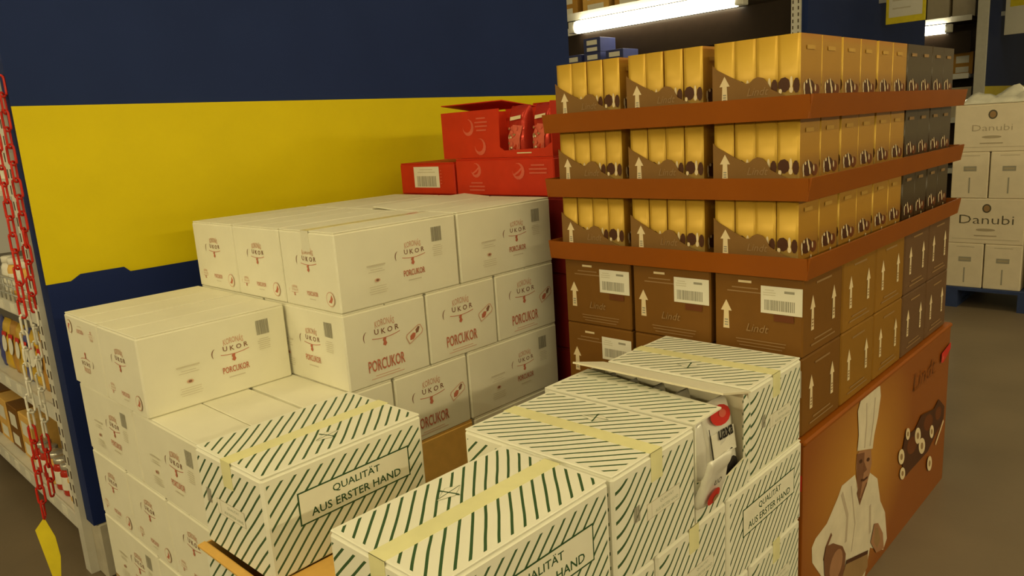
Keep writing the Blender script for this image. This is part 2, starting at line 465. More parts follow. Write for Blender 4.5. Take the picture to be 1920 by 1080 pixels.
# ------------------------------------------------------------------ cartons
G = 0.0019
BODY = {}
def make_carton(name, label, cat, group, x0, x1, y0, y1, z0, z1, along, mats, tape=None, chamfer=0.004, jig=0.0, lift=0):
    """Closed shipping carton: body, two top flaps and a strip of tape. along: 'X' or 'Y' = its long side."""
    rz = 0.0 if along == 'X' else math.pi/2
    L, W = ((x1-x0), (y1-y0)) if along == 'X' else ((y1-y0), (x1-x0))
    L -= 2*G; W -= 2*G; H = z1-z0-0.0004
    r = root(name, label, cat, ((x0+x1)/2, (y0+y1)/2, z0), rz+math.radians(jig), group)
    k = (round(L, 4), round(W, 4), round(H, 4), mats[0].name)
    ends = len(mats) > 1
    def body():
        mb = MB(); mb.box(-L/2, -W/2, 0, L/2, W/2, H-0.004, c=chamfer)
        me = mb.mesh('body', mats, (L, W, H))
        if ends:
            for p in me.polygons: p.material_index = 1 if p.normal.x > 0.9 else 0
        return me
    BODY[r.name] = link('body', cached(('body',)+k, body), r)
    def flap(sg):
        mb = MB()
        a, b = (0.0016, W/2-0.002) if sg > 0 else (-W/2+0.002, -0.0016)
        mb.box(-L/2+0.002, a, H-0.0042, L/2-0.002, b, H, c=0.0012)
        return mb.mesh('top_flap', mats[:1], (L, W, H))
    for sg in (-1, 1):
        fo = link('top_flap', cached(('flap', sg)+k, lambda: flap(sg)), r)
        if lift and sg == lift:
            fo.matrix_basis = Matrix.Translation((0, sg*W/2, H)) @ Matrix.Rotation(math.radians(-3.6*sg), 4, 'X') @ Matrix.Translation((0, -sg*W/2, -H))
    if tape:
        def tp():
            mb = MB(); w = 0.018
            mb.box(-L/2-0.0009, -w, H, L/2+0.0009, w, H+0.0005)
            for sg in (-1, 1):
                xx = sg*(L/2+0.0005)
                mb.box(xx-0.0004, -w, H-0.055, xx+0.0004, w, H+0.0005)
            return mb.mesh('tape', [tape])
        link('tape', cached(('tape', tape.name)+k, tp), r)
    return r, L, W, H

def logo(p, u, v, k, faint=False):
    ink = M_pale_ink if faint else M_dark_ink
    p.text('KORONÁS', u+0.004*k, v+0.020*k, 0.056*k, 0.020*k, M_pale_ink, bold=0.02, arc=0.004*k)
    p.text('U K O R', u+0.008*k, v, 0.070*k, 0.013*k, ink, bold=0.015, arc=-0.002*k)
    pts = [(u-0.047*k+0.012*k*math.cos(t)*0.9, v+0.010*k*1.5*math.sin(t)-0.001*k) for t in [math.radians(a) for a in range(100, 235, 15)]]
    p.strip(pts, [0.0005*k+0.0022*k*math.sin(math.pi*i/(len(pts)-1)) for i in range(len(pts))], ink)
    p.strip([(u+x*k, v-0.010*k+0.006*k*(abs(x)/0.045)**2) for x in [-0.035+0.08*i/10 for i in range(11)]], 0.0016*k, M_red_ink)
    p.poly([(u-0.002*k, v-0.009*k), (u-0.006*k, v-0.015*k), (u-0.003*k, v-0.019*k), (u-0.006*k, v-0.026*k), (u+0.001*k, v-0.030*k), (u+0.006*k, v-0.024*k), (u+0.003*k, v-0.017*k), (u+0.005*k, v-0.010*k)][::-1], M_red_ink)

def hand_badge(p, u, v, k):
    c, d = math.cos(0.45), math.sin(0.45)
    def T(x, y): return (u+(x*c-y*d)*k, v+(x*d+y*c)*k)
    p.poly([T(x, y) for x, y in ((-0.030,-0.013),(0.022,-0.013),(0.030,-0.006),(0.030,0.012),(0.022,0.017),(-0.024,0.017),(-0.030,0.011))], M_pale_ink)
    p.poly([T(x, y) for x, y in ((-0.027,-0.010),(0.020,-0.010),(0.027,-0.005),(0.027,0.010),(0.020,0.014),(-0.022,0.014),(-0.027,0.009))], M_white)
    p.poly([T(x, y) for x, y in ((-0.022,-0.004),(-0.012,-0.009),(-0.003,-0.006),(0.004,0.002),(-0.004,0.008),(-0.016,0.006))], M_red_ink)
    p.poly([T(x, y) for x, y in ((0.004,0.000),(0.012,-0.002),(0.024,0.008),(0.020,0.013),(0.008,0.010))], M_dark_ink)

def print_long():
    p = Print(); h = 0.2095
    logo(p, 0.038, 0.118, 1.0)
    p.barcode(0.128, 0.160, 0.036, 0.040, M_grey_ink)
    p.lines(0.128, 0.128, 0.040, 6, 0.0055, M_faint_ink)
    p.text('PORCUKOR', 0.040, 0.060, 0.074, 0.017, M_red_ink, bold=0.012, shear=0.0)
    p.rect(0.040, 0.048, 0.045, 0.003, M_faint_ink)
    p.rect(-0.085, 0.108, 0.060, 0.004, M_faint_ink); p.lines(-0.085, 0.097, 0.055, 2, 0.006, M_faint_ink)
    p.ell(-0.085, 0.068, 0.009, 0.005, M_pale_ink); p.ell(-0.085, 0.068, 0.005, 0.003, M_dark_ink)
    p.lines(-0.085, 0.052, 0.075, 4, 0.006, M_faint_ink, seed=4)
    return p.mesh('printed_face')
def print_end_b():
    p = Print()
    logo(p, -0.012, 0.132, 1.15)
    hand_badge(p, 0.090, 0.105, 1.0)
    p.text('PORCUKOR', -0.012, 0.036, 0.120, 0.032, M_red_ink, bold=0.012)
    p.lines(-0.012, 0.024, 0.115, 2, 0.007, M_pale_ink, t=0.002)
    return p.mesh('printed_end')
def print_end_a():
    p = Print()
    logo(p, 0.0, 0.128, 0.95)
    logo(p, -0.082, 0.042, 0.45, True)
    p.text('PORCUKOR', 0.008, 0.036, 0.052, 0.012, M_red_ink, bold=0.01)
    p.rect(0.008, 0.027, 0.03, 0.002, M_faint_ink)
    p.ell(0.092, 0.036, 0.019, 0.020, M_pale_ink); p.ell(0.092, 0.036, 0.0165, 0.0175, M_white)
    p.poly([(0.083, 0.028), (0.097, 0.026), (0.104, 0.038), (0.098, 0.049), (0.092, 0.036)], M_red_ink)
    return p.mesh('printed_end')

def sugar(label, x0, x1, y0, y1, k, along, group='white sugar cartons in the pile', flip=False, name='sugar_carton', prints=True, jig=None):
    z0 = 0.1305 + 0.2095*k
    j = random.uniform(-0.15, 0.15) if jig is None else jig
    r, L, W, H = make_carton(name, label, 'carton', group, x0, x1, y0, y1, z0, z0+0.2095, along, [M_white], M_clear_tape if 'shiny tape' in label else None, jig=j, lift=-1 if 'middle row' in label else 0)
    if prints:
        r = BODY[r.name]
        link('printed_face', cached('pl', print_long), r, face_M('-y', L, W, H, flip))
        link('printed_face', cached('pl', print_long), r, face_M('+y', L, W, H, flip))
        link('printed_end', cached('pb', print_end_b), r, face_M('+x', L, W, H, flip))
        link('printed_end', cached('pa', print_end_a), r, face_M('-x', L, W, H, flip))
    return r
XA = [(-1.870, -1.602), (-2.140, -1.872), (-2.410, -2.142)]      # three rows across, fronts to the aisle first
XL = [(-2.004, -1.602), (-2.410, -2.006)]                         # two cartons lying across
# top layer
YT = [(1.022, 1.432), (1.436, 1.846)]
names = [['white sugar carton with shiny tape, front corner of the top layer', 'white sugar carton at the right end of the top layer, below the red cartons'],
         ['middle of three white carton ends at the left of the top layer', 'white top-layer carton in the middle row, towards the brown display'],
         ['white top-layer carton end farthest left, against the yellow wall', 'white top-layer carton in the back row, just below the small red labelled carton']]
for i, (a, b) in enumerate(XA):
    for j, (c, d) in enumerate(YT):
        sugar(names[i][j], a, b, c, d, 4, 'Y')
# second layer from the top
for i, (c, d) in enumerate([(1.022, 1.296), (1.298, 1.570), (1.572, 1.846)]):
    sugar(['white sugar carton, left of three large-print ends in the second layer from the top',
           'white sugar carton, middle of three large-print ends in the second layer from the top',
           'white sugar carton, right of three large-print ends in the second layer from the top'][i], XL[0][0], XL[0][1], c, d, 3, 'X')
    sugar('white sugar carton buried under the top layer of the pile', XL[1][0], XL[1][1], c, d, 3, 'X', 'sugar cartons buried in the pile', prints=False)
sugar('white sugar carton standing lower at the front left, barcode by its right end', -2.142, -1.876, 0.616, 1.018, 3, 'Y', jig=0.4)
sugar('white sugar carton with upside-down print on its end, beside the blue panel', -2.412, -2.146, 0.616, 1.018, 3, 'Y', flip=True, jig=0.0)
# third layer
for i, (c, d) in enumerate([(0.622, 0.890), (0.892, 1.160), (1.162, 1.434)]):
    sugar(['white sugar carton with an empty top, left of the striped box with full label',
           'white sugar carton mostly hidden behind the top edge of the left striped box',
           'white sugar carton with large word just above the plain brown carton'][i], XL[0][0], XL[0][1], c, d, 2, 'X')
    sugar('white sugar carton under the front left carton, its long side beside the blue panel' if i == 0 else 'white sugar carton buried in the third layer of the pile',
          XL[1][0], XL[1][1], c, d, 2, 'X', 'white sugar cartons in the pile' if i == 0 else 'sugar cartons buried in the pile', prints=(i == 0))
for i, (a, b) in enumerate(XA):
    sugar('white sugar carton with small barcode, right end of the third layer from the top' if i == 0 else 'white sugar carton buried in the third layer of the pile',
          a, b, 1.436, 1.846, 2, 'Y', 'white sugar cartons in the pile' if i == 0 else 'sugar cartons buried in the pile', prints=(i == 0))
# fourth layer
for i, (a, b) in enumerate(XA):
    sugar(['low white carton end right of the vertical seam, beside the left striped carton',
           'low white carton end left of the vertical seam, middle of three ends',
           'low white carton end closest to the pale plinth of the wall'][i], a, b, 0.622, 1.030, 1, 'Y')
    if i == 0:
        z0 = 0.1305+0.2095
        make_carton('kraft_carton', 'plain brown carton under the white ones, glimpsed between two striped boxes', 'carton', None, a, b, 1.034, 1.440, z0, z0+0.2095, 'Y', [M_kraft], M_clear_tape)
    else:
        sugar('white sugar carton buried in the fourth layer of the pile', a, b, 1.034, 1.440, 1, 'Y', 'sugar cartons buried in the pile', prints=False)
    sugar('white sugar carton buried in the fourth layer of the pile', a, b, 1.444, 1.846, 1, 'Y', 'sugar cartons buried in the pile', prints=False)
# bottom layer
for i, (c, d) in enumerate([(0.622, 0.890), (0.892, 1.160), (1.162, 1.434), (1.436, 1.846)]):
    for q in (0, 1):
        sugar(('white sugar carton at the bottom front of the pile, nearest the left striped stack' if q == 0 else 'white sugar carton at the bottom corner of the pile by the yellow tag') if i == 0
              else 'white sugar carton buried in the bottom layer of the pile', XL[q][0], XL[q][1], c, d, 0, 'X',
              'white sugar cartons in the pile' if i == 0 else 'sugar cartons buried in the pile', prints=(i == 0))

# ------------------------------------------------------------------ striped cartons
def print_big_label():
    p = Print()
    p.rect(0, 0, 0.262, 0.066, M_green_ink); p.rect(0, 0, 0.256, 0.060, M_stripe_plain)
    p.text('QUALITÄT', 0.000, 0.0035, 0.112, 0.0205, M_green_ink, bold=0.012)
    p.text('AUS ERSTER HAND', 0.0, -0.0225, 0.212, 0.0165, M_green_ink, bold=0.012)
    return p.mesh('printed_label')
def print_small_label():
    p = Print()
    p.rect(0, 0, 0.108, 0.032, M_faint_ink); p.rect(0, 0, 0.105, 0.029, M_stripe_plain)
    p.text('QUALITÄT', 0.010, 0.003, 0.045, 0.007, M_faint2, bold=0.0)
    p.text('AUS ERSTER HAND', 0.010, -0.010, 0.075, 0.006, M_faint2, bold=0.0)
    p.rect(-0.040, 0, 0.001, 0.028, M_faint_ink)
    p.barcode(-0.085, 0.012, 0.018, 0.030, M_grey_ink, n=7)
    return p.mesh('printed_label')
def print_top_mark():
    p = Print()
    p.strip([(-0.028, -0.004), (0.028, 0.004)], 0.0016, M_green_ink)
    p.strip([(-0.006, 0.020), (0.006, -0.020)], 0.0030, M_green_ink)
    p.poly([(-0.030, -0.006), (0, -0.016), (0.030, 0.004), (0.006, 0.016)], M_stripe_plain)
    p.strip([(-0.030, -0.006), (0, -0.016), (0.030, 0.004), (0.006, 0.016), (-0.030, -0.006)], 0.0008, M_faint2)
    p.strip([(-0.028, -0.004), (0.028, 0.004)], 0.0014, M_green_ink)
    p.strip([(-0.006, 0.018), (0.006, -0.018)], 0.0030, M_green_ink)
    return p.mesh('printed_mark')
M_stripe_plain = mat('label_board', (0.82, 0.80, 0.66), 0.55, var=0.02)
M_faint2 = mat('pale_green_ink', (0.36, 0.40, 0.27), 0.6)
SH = 0.2070
def striped(label, x0, x1, y0, y1, k, along, mark=0, jig=0.0, group='green striped cartons'):
    r, L, W, H = make_carton('striped_carton', label, 'carton', group, x0, x1, y0, y1, SH*k+0.0005, SH*(k+1)+0.0005, along,
                             [M_stripe_side, M_stripe_end], M_yel_tape, chamfer=0.005, jig=jig)
    if mark: striped_prints(r, L, W, H, mark)
    return r
def striped_prints(r, L, W, H, mark, big=('-y', '+y'), small=('-x', '+x')):
    r = BODY[r.name]
    for f in big:
        link('printed_label', cached('sbl', print_big_label), r, face_M(f, L, W, H) @ Matrix.Translation((0.012, 0.118, 0)))
    for f in small:
        link('printed_label', cached('ssl', print_small_label), r, face_M(f, L, W, H) @ Matrix.Translation((-0.005 if f == '-x' else 0.02, 0.100, 0)))
    if mark:
        link('printed_mark', cached('stm', print_top_mark), r, face_M('top', L, W, H) @ Matrix.Translation((0.0, 0.060*mark, 0)))
striped('striped carton with fully readable label, on an opened carton before the white pile', -1.450, -1.190, 0.552, 0.926, 3, 'Y', -1, jig=0.8)
striped('nearest striped carton at the bottom middle, with the widest green stripes', -0.942, -0.696, 0.532, 0.914, 3, 'Y', 1)
striped('striped carton with a yellow taped top, between the nearest one and the torn-open one', -1.060, -0.696, 0.920, 1.187, 3, 'X', 1)
striped('farthest striped carton, against the front of the brown display', -1.080, -0.704, 1.420, 1.690, 3, 'X', -1)
striped('striped carton with a printed label, directly under the farthest one', -0.966, -0.700, 1.318, 1.690, 2, 'Y', 1)
striped('striped carton with a taped end, directly under the torn-open carton', -1.070, -0.700, 1.052, 1.315, 2, 'X', 1)
striped('striped carton under the nearest two, cut off by the bottom edge of the picture', -1.070, -0.700, 0.785, 1.050, 2, 'X', 0)
striped('striped carton deep under the nearest one, below the picture', -1.070, -0.700, 0.518, 0.783, 2, 'X', 0)
for k in (0, 1):
    for i, (c, d) in enumerate([(1.425, 1.690), (1.155, 1.420), (0.885, 1.150), (0.615, 0.880)]):
        striped('striped carton two layers under the farthest one, at the bottom right of the stack' if (k == 1 and i == 0) else 'striped carton low in the stack, below the picture',
                -1.072, -0.702, c, d, k, 'X', 1 if (k == 1 and i == 0) else 0, group='green striped cartons' if (k == 1 and i == 0) else 'striped cartons below the picture')
    striped('striped carton at the foot of the left striped stack, below the picture', -1.455, -1.195, 0.552, 0.926, k, 'Y', 0, group='striped cartons below the picture')

def panel(name, parent, M, w, d, t, mats, uv=None):
    """Board: w along local x from -w/2, d along local y from 0, thickness t; first material on top, second below."""
    mb = MB(); mb.box(-w/2, 0, -t, w/2, d, 0)
    me = mb.mesh(name, mats, (uv or (w, 2*d, t)))
    if len(mats) > 1:
        for p in me.polygons:
            p.material_index = 1 if p.normal.z < -0.5 else (0 if p.normal.z > 0.5 else 2 if len(mats) > 2 else 1)
    return link(name, me, parent, M)

def open_body(name, r, L, W, H, mats, t=0.004, cut=None):
    """Carton without a lid: base and four walls. cut = height of a torn +x wall."""
    mb = MB()
    mb.box(-L/2, -W/2, 0, L/2, W/2, t)
    mb.box(-L/2, -W/2, t, -L/2+t, W/2, H)
    mb.box(-L/2+t, -W/2, t, L/2, -W/2+t, H)
    mb.box(-L/2+t, W/2-t, t, L/2, W/2, H)
    hx = H if cut is None else cut[0]
    if cut is None: mb.box(L/2-t, -W/2+t, t, L/2, W/2-t, H)
    else: mb.prism([(-W/2+t, t), (W/2-t, t)] + cut, L/2-t, L/2, 'yz')
    me = mb.mesh(name, mats, (L, W, H))
    for p in me.polygons:
        c = p.center; n = p.normal
        out = (abs(n.x) > 0.5 and abs(c.x) > L/2-1e-4) or (abs(n.y) > 0.5 and abs(c.y) > W/2-1e-4)
        p.material_index = (1 if n.x > 0.5 else 0) if out else 2
    return link(name, me, r)

# open carton under the left striped one: flaps folded outwards, kraft inside
r = root('open_striped_carton', 'opened striped carton with bare brown flaps, under the striped carton with the full label', 'carton', (-1.322, 0.731, 2*SH+0.0005), math.pi/2, 'green striped cartons')
L_, W_, H_ = 0.372, 0.258, SH-0.004
open_body('body', r, L_, W_, H_, [M_stripe_side, M_stripe_end, M_kraft])
# local -y looks to +X (towards the nearest carton), local -x looks to -Y
T = Matrix.Translation; RX = lambda a: Matrix.Rotation(math.radians(a), 4, 'X'); RZ = lambda a: Matrix.Rotation(math.radians(a), 4, 'Z')
panel('side_flap', r, T((0, -W_/2, H_+0.003)) @ RZ(180) @ RX(-14), L_, 0.125, 0.004, [M_kraft, M_stripe_side, M_kraft])
panel('end_flap', r, T((-L_/2, 0, H_+0.003)) @ RZ(90) @ RX(-8), W_, 0.016, 0.004, [M_kraft, M_stripe_side, M_kraft])

# torn-open carton with coffee bags
S4 = (-1.080, -0.702, 1.192, 1.416)
L_, W_, H_ = S4[1]-S4[0], S4[3]-S4[2], SH-0.003
r = root('torn_striped_carton', 'torn-open striped carton with a lifted flap and foil bags showing', 'carton', ((S4[0]+S4[1])/2, (S4[2]+S4[3])/2, 3*SH+0.0005), 0, 'green striped cartons')
open_body('body', r, L_, W_, H_, [M_stripe_side, M_stripe_end, M_whitein],
          cut=[(W_/2-0.004, 0.195), (W_/2-0.012, 0.17), (W_/2-0.020, 0.062), (0.02, 0.050), (-0.05, 0.066), (-W_/2+0.006, 0.085), (-W_/2+0.004, 0.15)])
def near_flap():
    mb = MB(); mb.prism([(-L_/2, -W_/2), (L_/2, -W_/2), (L_/2-0.002, -0.004), (L_/2-0.10, 0.006), (-L_/2, 0.045)], H_-0.0005, H_+0.003, 'xy')
    return mb.mesh('near_flap', [M_stripe_side], (L_, W_, H_))
link('near_flap', near_flap(), r)
panel('lifted_flap', r, T((0.0, W_/2, H_+0.002)) @ RZ(180) @ RX(15), L_+0.006, 0.122, 0.004, [M_stripe_plain, M_whitein, M_whitein])
tear = Print()
lf = MB(); lf.prism([(0, 0), (0.018, 0.004), (0.020, 0.10), (0.010, 0.145), (0.0, 0.15)], 0, 0.003, 'xz')
link('torn_strip', lf.mesh('torn_strip', [M_stripe_side], (0.05, 0.05, 0.2)), r, T((L_/2-0.002, W_/2-0.022, 0.055)) @ RZ(70))

def pouch_mesh(name, w, d, h, seed, mats, pinch=0.0, nx=12, nz=16):
    """Soft foil bag standing on its base: pillow body, flat sealed top, crumpled skin."""
    rnd = Vector((seed*3.1, seed*1.7, seed*0.9))
    V = []; F = []
    ring = 2*nx
    for k in range(nz+1):
        t = k/nz; z = h*t
        fat = (1-(max(0, t-0.15)/0.85)**2.2)**0.6 if t < 1 else 0.0
        fat = max(fat, 0.03) * (0.75+0.25*min(1, t/0.12))
        ww = w*(0.93+0.07*t) * (1-pinch*math.sin(math.pi*t))
        for j in range(ring):
            a = 2*math.pi*j/ring
            ex = 0.45
            cx = math.copysign(abs(math.cos(a))**ex, math.cos(a)); cy = math.copysign(abs(math.sin(a))**ex, math.sin(a))
            p = Vector((cx*ww/2, cy*d/2*fat, z))
            q = noise.noise(p*28+rnd)*0.006 + noise.noise(p*70+rnd)*0.0025
            p += Vector((cx*0.25, cy, 0.15))*q
            V.append(tuple(p))
    for k in range(nz):
        for j in range(ring):
            F.append((k*ring+j, k*ring+(j+1) % ring, (k+1)*ring+(j+1) % ring, (k+1)*ring+j))
    F.append(tuple(range(ring))[::-1]); F.append(tuple(range(nz*ring, (nz+1)*ring)))
    mb = MB(); mb.add(V, F, 0, True)
    return mb.mesh(name, mats)

def on_skin(p, w, d, h):
    """Bend flat artwork on to the front of a bag of that size."""
    V = []
    for (u, v, z) in p.mb.v:
        t = min(0.99, max(0.0, v/h))
        fat = max((1-(max(0, t-0.15)/0.85)**2.2)**0.6, 0.03)*(0.75+0.25*min(1, t/0.12))
        ww = w*(0.93+0.07*t); c = min(0.999, abs(2*u/ww))**(1/0.45)
        V.append((u, v, d/2*fat*math.sqrt(1-c*c)**0.45 + 0.0045 + z))
    p.mb.v = V
    return p
def foil_bag(label, M, seed, w, d, h, art=True, text=True):
    r = link('coffee_bag', pouch_mesh('coffee_bag', w, d, h, seed, [M_silver]), None, M)
    tag(r, label, 'bag', 'foil bags in the torn carton')
    if art:
        p = Print()
        p.rect(0.002, h*0.55, w*0.80, 0.052, M_label)
        if text: p.text('uaxa', 0.008, h*0.60, w*0.52, 0.020, M_black, bold=0.02, shear=0.15)
        p.ell(0.005, h*0.85, w*0.34, 0.020, M_sealred); p.ell(0.012, h*0.86, w*0.12, 0.008, M_redlite)
        p.rect(-w*0.40, h*0.55, 0.002, h*0.42, M_black)
        p.ell(0.018, h*0.20, w*0.24, 0.032, M_black)
        on_skin(p, w, d, h)
        link('printed_front', p.mesh('printed_front'), r, Matrix(((1, 0, 0, 0), (0, 0, -1, 0), (0, 1, 0, 0), (0, 0, 0, 1))))
    return r
zb = 3*SH+0.0055
# bag front looks to local -y; turned so that it looks to +X
foil_bag('foil coffee bag with dark lettering standing in the torn end of the striped carton', T((-0.746, 1.346, zb)) @ RZ(86) @ Matrix.Rotation(math.radians(-3), 4, 'X'), 3, 0.108, 0.060, 0.190)
foil_bag('crumpled foil coffee bag beside the lettered one, in shadow under the near flap', T((-0.752, 1.245, zb)) @ RZ(82), 5, 0.092, 0.058, 0.170, art=False)
r2 = foil_bag('foil coffee bag with a red badge slumping out of the torn end', T((-0.698, 1.224, zb+0.030)) @ RZ(90) @ Matrix.Rotation(math.radians(18), 4, 'X'), 8, 0.085, 0.022, 0.115, art=False)
p = Print(); p.ell(-0.012, 0.030, 0.021, 0.021, M_sealred); p.ell(-0.002, 0.022, 0.009, 0.009, M_tan); p.text('uo', -0.015, 0.062, 0.026, 0.013, M_black, shear=0.1)
on_skin(p, 0.085, 0.022, 0.115)
link('printed_front', p.mesh('printed_front'), r2, Matrix(((1, 0, 0, 0), (0, 0, -1, 0), (0, 1, 0, 0), (0, 0, 0, 1))))
for i, (x, y) in enumerate([(-0.832, 1.325), (-0.898, 1.328), (-0.964, 1.324), (-1.030, 1.330)]):
    foil_bag(['foil bag lying second from the torn end, seen through the slit under the flap', 'foil bag third from the torn end, seen through the slit',
              'foil bag fourth from the torn end, seen through the slit', 'foil bag at the far end of the torn carton'][i], T((x, y, zb)) @ RZ(90+random.uniform(-6, 6)), 11+i, 0.120, 0.056, 0.192, art=False)

# ------------------------------------------------------------------ brown chocolate display
DX0, DX1, DY0, DY1 = -1.470, -0.702, 1.703, 2.985
def skirt_mat():
    """Printed brown base: the artwork's own golden pool of light behind the cook."""
    m, nt, b = nodes_of('display_base_print')
    tc = nt.nodes.new('ShaderNodeTexCoord')
    mp = nt.nodes.new('ShaderNodeMapping'); mp.inputs['Location'].default_value = (0, -0.42, -0.46); mp.inputs['Scale'].default_value = (0.0, 1.0, 1.25)
    nt.links.new(tc.outputs['Object'], mp.inputs['Vector'])
    ln = nt.nodes.new('ShaderNodeVectorMath'); ln.operation = 'LENGTH'
    nt.links.new(mp.outputs[0], ln.inputs[0])
    return m, nt, b, ln
m_sk, nt, b, ln = skirt_mat()
cr = nt.nodes.new('ShaderNodeValToRGB')
e = cr.color_ramp.elements
e[0].position = 0.06; e[0].color = (0.54, 0.25, 0.030, 1)
e[1].position = 0.46; e[1].color = (0.29, 0.080, 0.005, 1)
nt.links.new(ln.outputs['Value'], cr.inputs['Fac']); nt.links.new(cr.outputs['Color'], b.inputs['Base Color'])
b.inputs['Roughness'].default_value = 0.38
MATS['display_base_print'] = m_sk
r = root('pallet_display', 'large brown printed display base with a cook in a tall hat', 'display base', (DX1-0.384, DY0, 0.0))
bw, bl, bh = DX1-DX0, DY1-DY0, 0.612
XO = bw/2
sk = MB(); sk.box(XO-0.004, 0, 0.0, XO, bl, bh-0.012); link('side_panel', sk.mesh('side_panel', [m_sk]), r)
# the artwork is centred on the cook: origin of the panel's coordinates sits at the near corner
sk = MB(); sk.box(-XO, -0.004, 0, XO, 0, bh-0.012); link('front_panel', sk.mesh('front_panel', [M_band]), r)
sk = MB(); sk.box(-XO, 0, 0, -XO+0.004, bl, bh-0.012); link('side_panel', sk.mesh('side_panel', [M_band]), r)
sk = MB(); sk.box(-XO, bl, 0, XO, bl+0.004, bh-0.012); link('back_panel', sk.mesh('back_panel', [M_band]), r)
sk = MB(); sk.box(-XO-0.006, -0.006, bh-0.016, XO+0.006, bl+0.006, bh, c=0.005); link('top_rim', sk.mesh('top_rim', [M_band]), r)
p = Print()      # u along +Y from the near corner, v up
M_cook = mat('cook_white', (0.74, 0.66, 0.50), 0.45, var=0.08, scale=14)
M_cookshade = mat('cook_grey_fold', (0.52, 0.43, 0.31), 0.45)
M_skin = mat('printed_skin', (0.40, 0.20, 0.10), 0.45); M_skin_d = mat('printed_skin_dark', (0.20, 0.085, 0.04), 0.45)
# the cook: jacket, face, tall hat, then what he holds
p.poly([(0.354, 0.383), (0.256, 0.389), (0.23, 0.366), (0.155, 0.321), (0.082, 0.312), (0.058, 0.296), (0.063, 0.251), (0.125, 0.181), (0.14, 0.0), (0.46, 0.0), (0.503, 0.083), (0.627, 0.016), (0.66, 0.041), (0.63, 0.146), (0.581, 0.205), (0.546, 0.294), (0.478, 0.34), (0.456, 0.318), (0.398, 0.292)][::-1], M_cook)
p.strip([(0.257, 0.366), (0.305, 0.277), (0.297, 0.199)], 0.016, M_cookshade)
p.strip([(0.327, 0.359), (0.366, 0.226), (0.343, 0.147)], 0.007, M_cookshade)
p.strip([(0.488, 0.232), (0.497, 0.135)], 0.016, M_cookshade)
p.strip([(0.19, 0.275), (0.153, 0.251), (0.14, 0.22)], 0.014, M_skin_d)
p.poly([(0.363, 0.442), (0.385, 0.443), (0.478, 0.414), (0.488, 0.366), (0.47, 0.337), (0.45, 0.309), (0.398, 0.292), (0.372, 0.341), (0.359, 0.404)][::-1], M_skin)
p.poly([(0.363, 0.442), (0.424, 0.425), (0.422, 0.356), (0.398, 0.295), (0.367, 0.366)][::-1], M_skin_d)
p.poly([(0.372, 0.318), (0.398, 0.270), (0.456, 0.318), (0.445, 0.322), (0.400, 0.290), (0.382, 0.330)], M_skin_d)
p.ell(0.395, 0.408, 0.014, 0.006, M_choc, rot=-0.3); p.ell(0.455, 0.391, 0.014, 0.006, M_choc, rot=-0.3)
p.poly([(0.424, 0.395), (0.447, 0.362), (0.418, 0.362)], M_skin_d)
p.strip([(0.400, 0.348), (0.425, 0.338), (0.455, 0.336)], 0.007, M_choc)
p.poly([(0.363, 0.452), (0.37, 0.496), (0.357, 0.573), (0.378, 0.600), (0.409, 0.6035), (0.497, 0.600), (0.534, 0.594), (0.543, 0.56), (0.525, 0.501), (0.498, 0.451), (0.489, 0.413)][::-1], M_cook)
p.strip([(0.42, 0.440), (0.43, 0.510), (0.425, 0.575)], 0.008, M_cookshade); p.strip([(0.465, 0.430), (0.485, 0.500), (0.495, 0.570)], 0.008, M_cookshade)
p.poly([(0.135, 0.229), (0.152, 0.256), (0.199, 0.243), (0.269, 0.201), (0.296, 0.164), (0.291, 0.119), (0.254, 0.09), (0.158, 0.10)][::-1], M_skin_d)
p.ell(0.225, 0.165, 0.048, 0.044, M_skin)
p.poly([(0.301, 0.132), (0.479, 0.078), (0.482, 0.030), (0.35, 0.0), (0.275, 0.0), (0.275, 0.104)][::-1], M_tan)
p.strip([(0.301, 0.135), (0.479, 0.081)], 0.012, M_choc)
p.poly([(0.528, 0.153), (0.562, 0.14), (0.611, 0.083), (0.626, 0.023), (0.556, 0.041), (0.501, 0.103)][::-1], M_skin)
p.poly([(0.535, 0.135), (0.560, 0.125), (0.590, 0.070), (0.560, 0.055), (0.530, 0.090)][::-1], M_tan)
# pralines
p.poly([(0.76, 0.276), (0.791, 0.342), (0.899, 0.332), (0.964, 0.361), (1.114, 0.335), (1.169, 0.354), (1.250, 0.301), (1.247, 0.255), (1.153, 0.226), (1.063, 0.192), (0.869, 0.195), (0.82, 0.192)][::-1], M_choc)
p.ell(1.05, 0.305, 0.055, 0.030, M_rust, rot=-0.3); p.ell(0.87, 0.285, 0.055, 0.030, M_rust, rot=-0.3); p.ell(1.17, 0.300, 0.04, 0.025, M_rust, rot=-0.3)
for u, v, a, bb in ((0.763, 0.284, 0.031, 0.027), (0.781, 0.219, 0.028, 0.022), (0.930, 0.298, 0.034, 0.030), (0.983, 0.242, 0.038, 0.030), (1.094, 0.256, 0.026, 0.025), (1.087, 0.137, 0.030, 0.029), (0.815, 0.345, 0.022, 0.021)):
    q = [(u+a*math.cos(t), v+bb*math.sin(t)-0.38*a*math.cos(t)) for t in [2*math.pi*i/14 for i in range(14)]]
    p.poly(q, M_cream)
    p.poly([(u+(x-u)*0.42, v+(y-v)*0.42) for x, y in q], M_tan)
p.strip([(1.15, 0.187), (1.238, 0.249)], 0.012, M_cream)
p.text('Lindt', 0.98, 0.475, 0.24, 0.060, M_subtle, shear=0.25)
p.poly([(1.163, 0.492), (1.166, 0.526), (1.279, 0.541), (1.279, 0.516), (1.193, 0.487)][::-1], M_sealred); p.rect(1.185, 0.505, 0.020, 0.012, M_redlite)
link('printed_cook', p.mesh('printed_cook'), r, Matrix(((0, 0, 1, XO), (1, 0, 0, 0), (0, 1, 0, 0), (0, 0, 0, 1))))
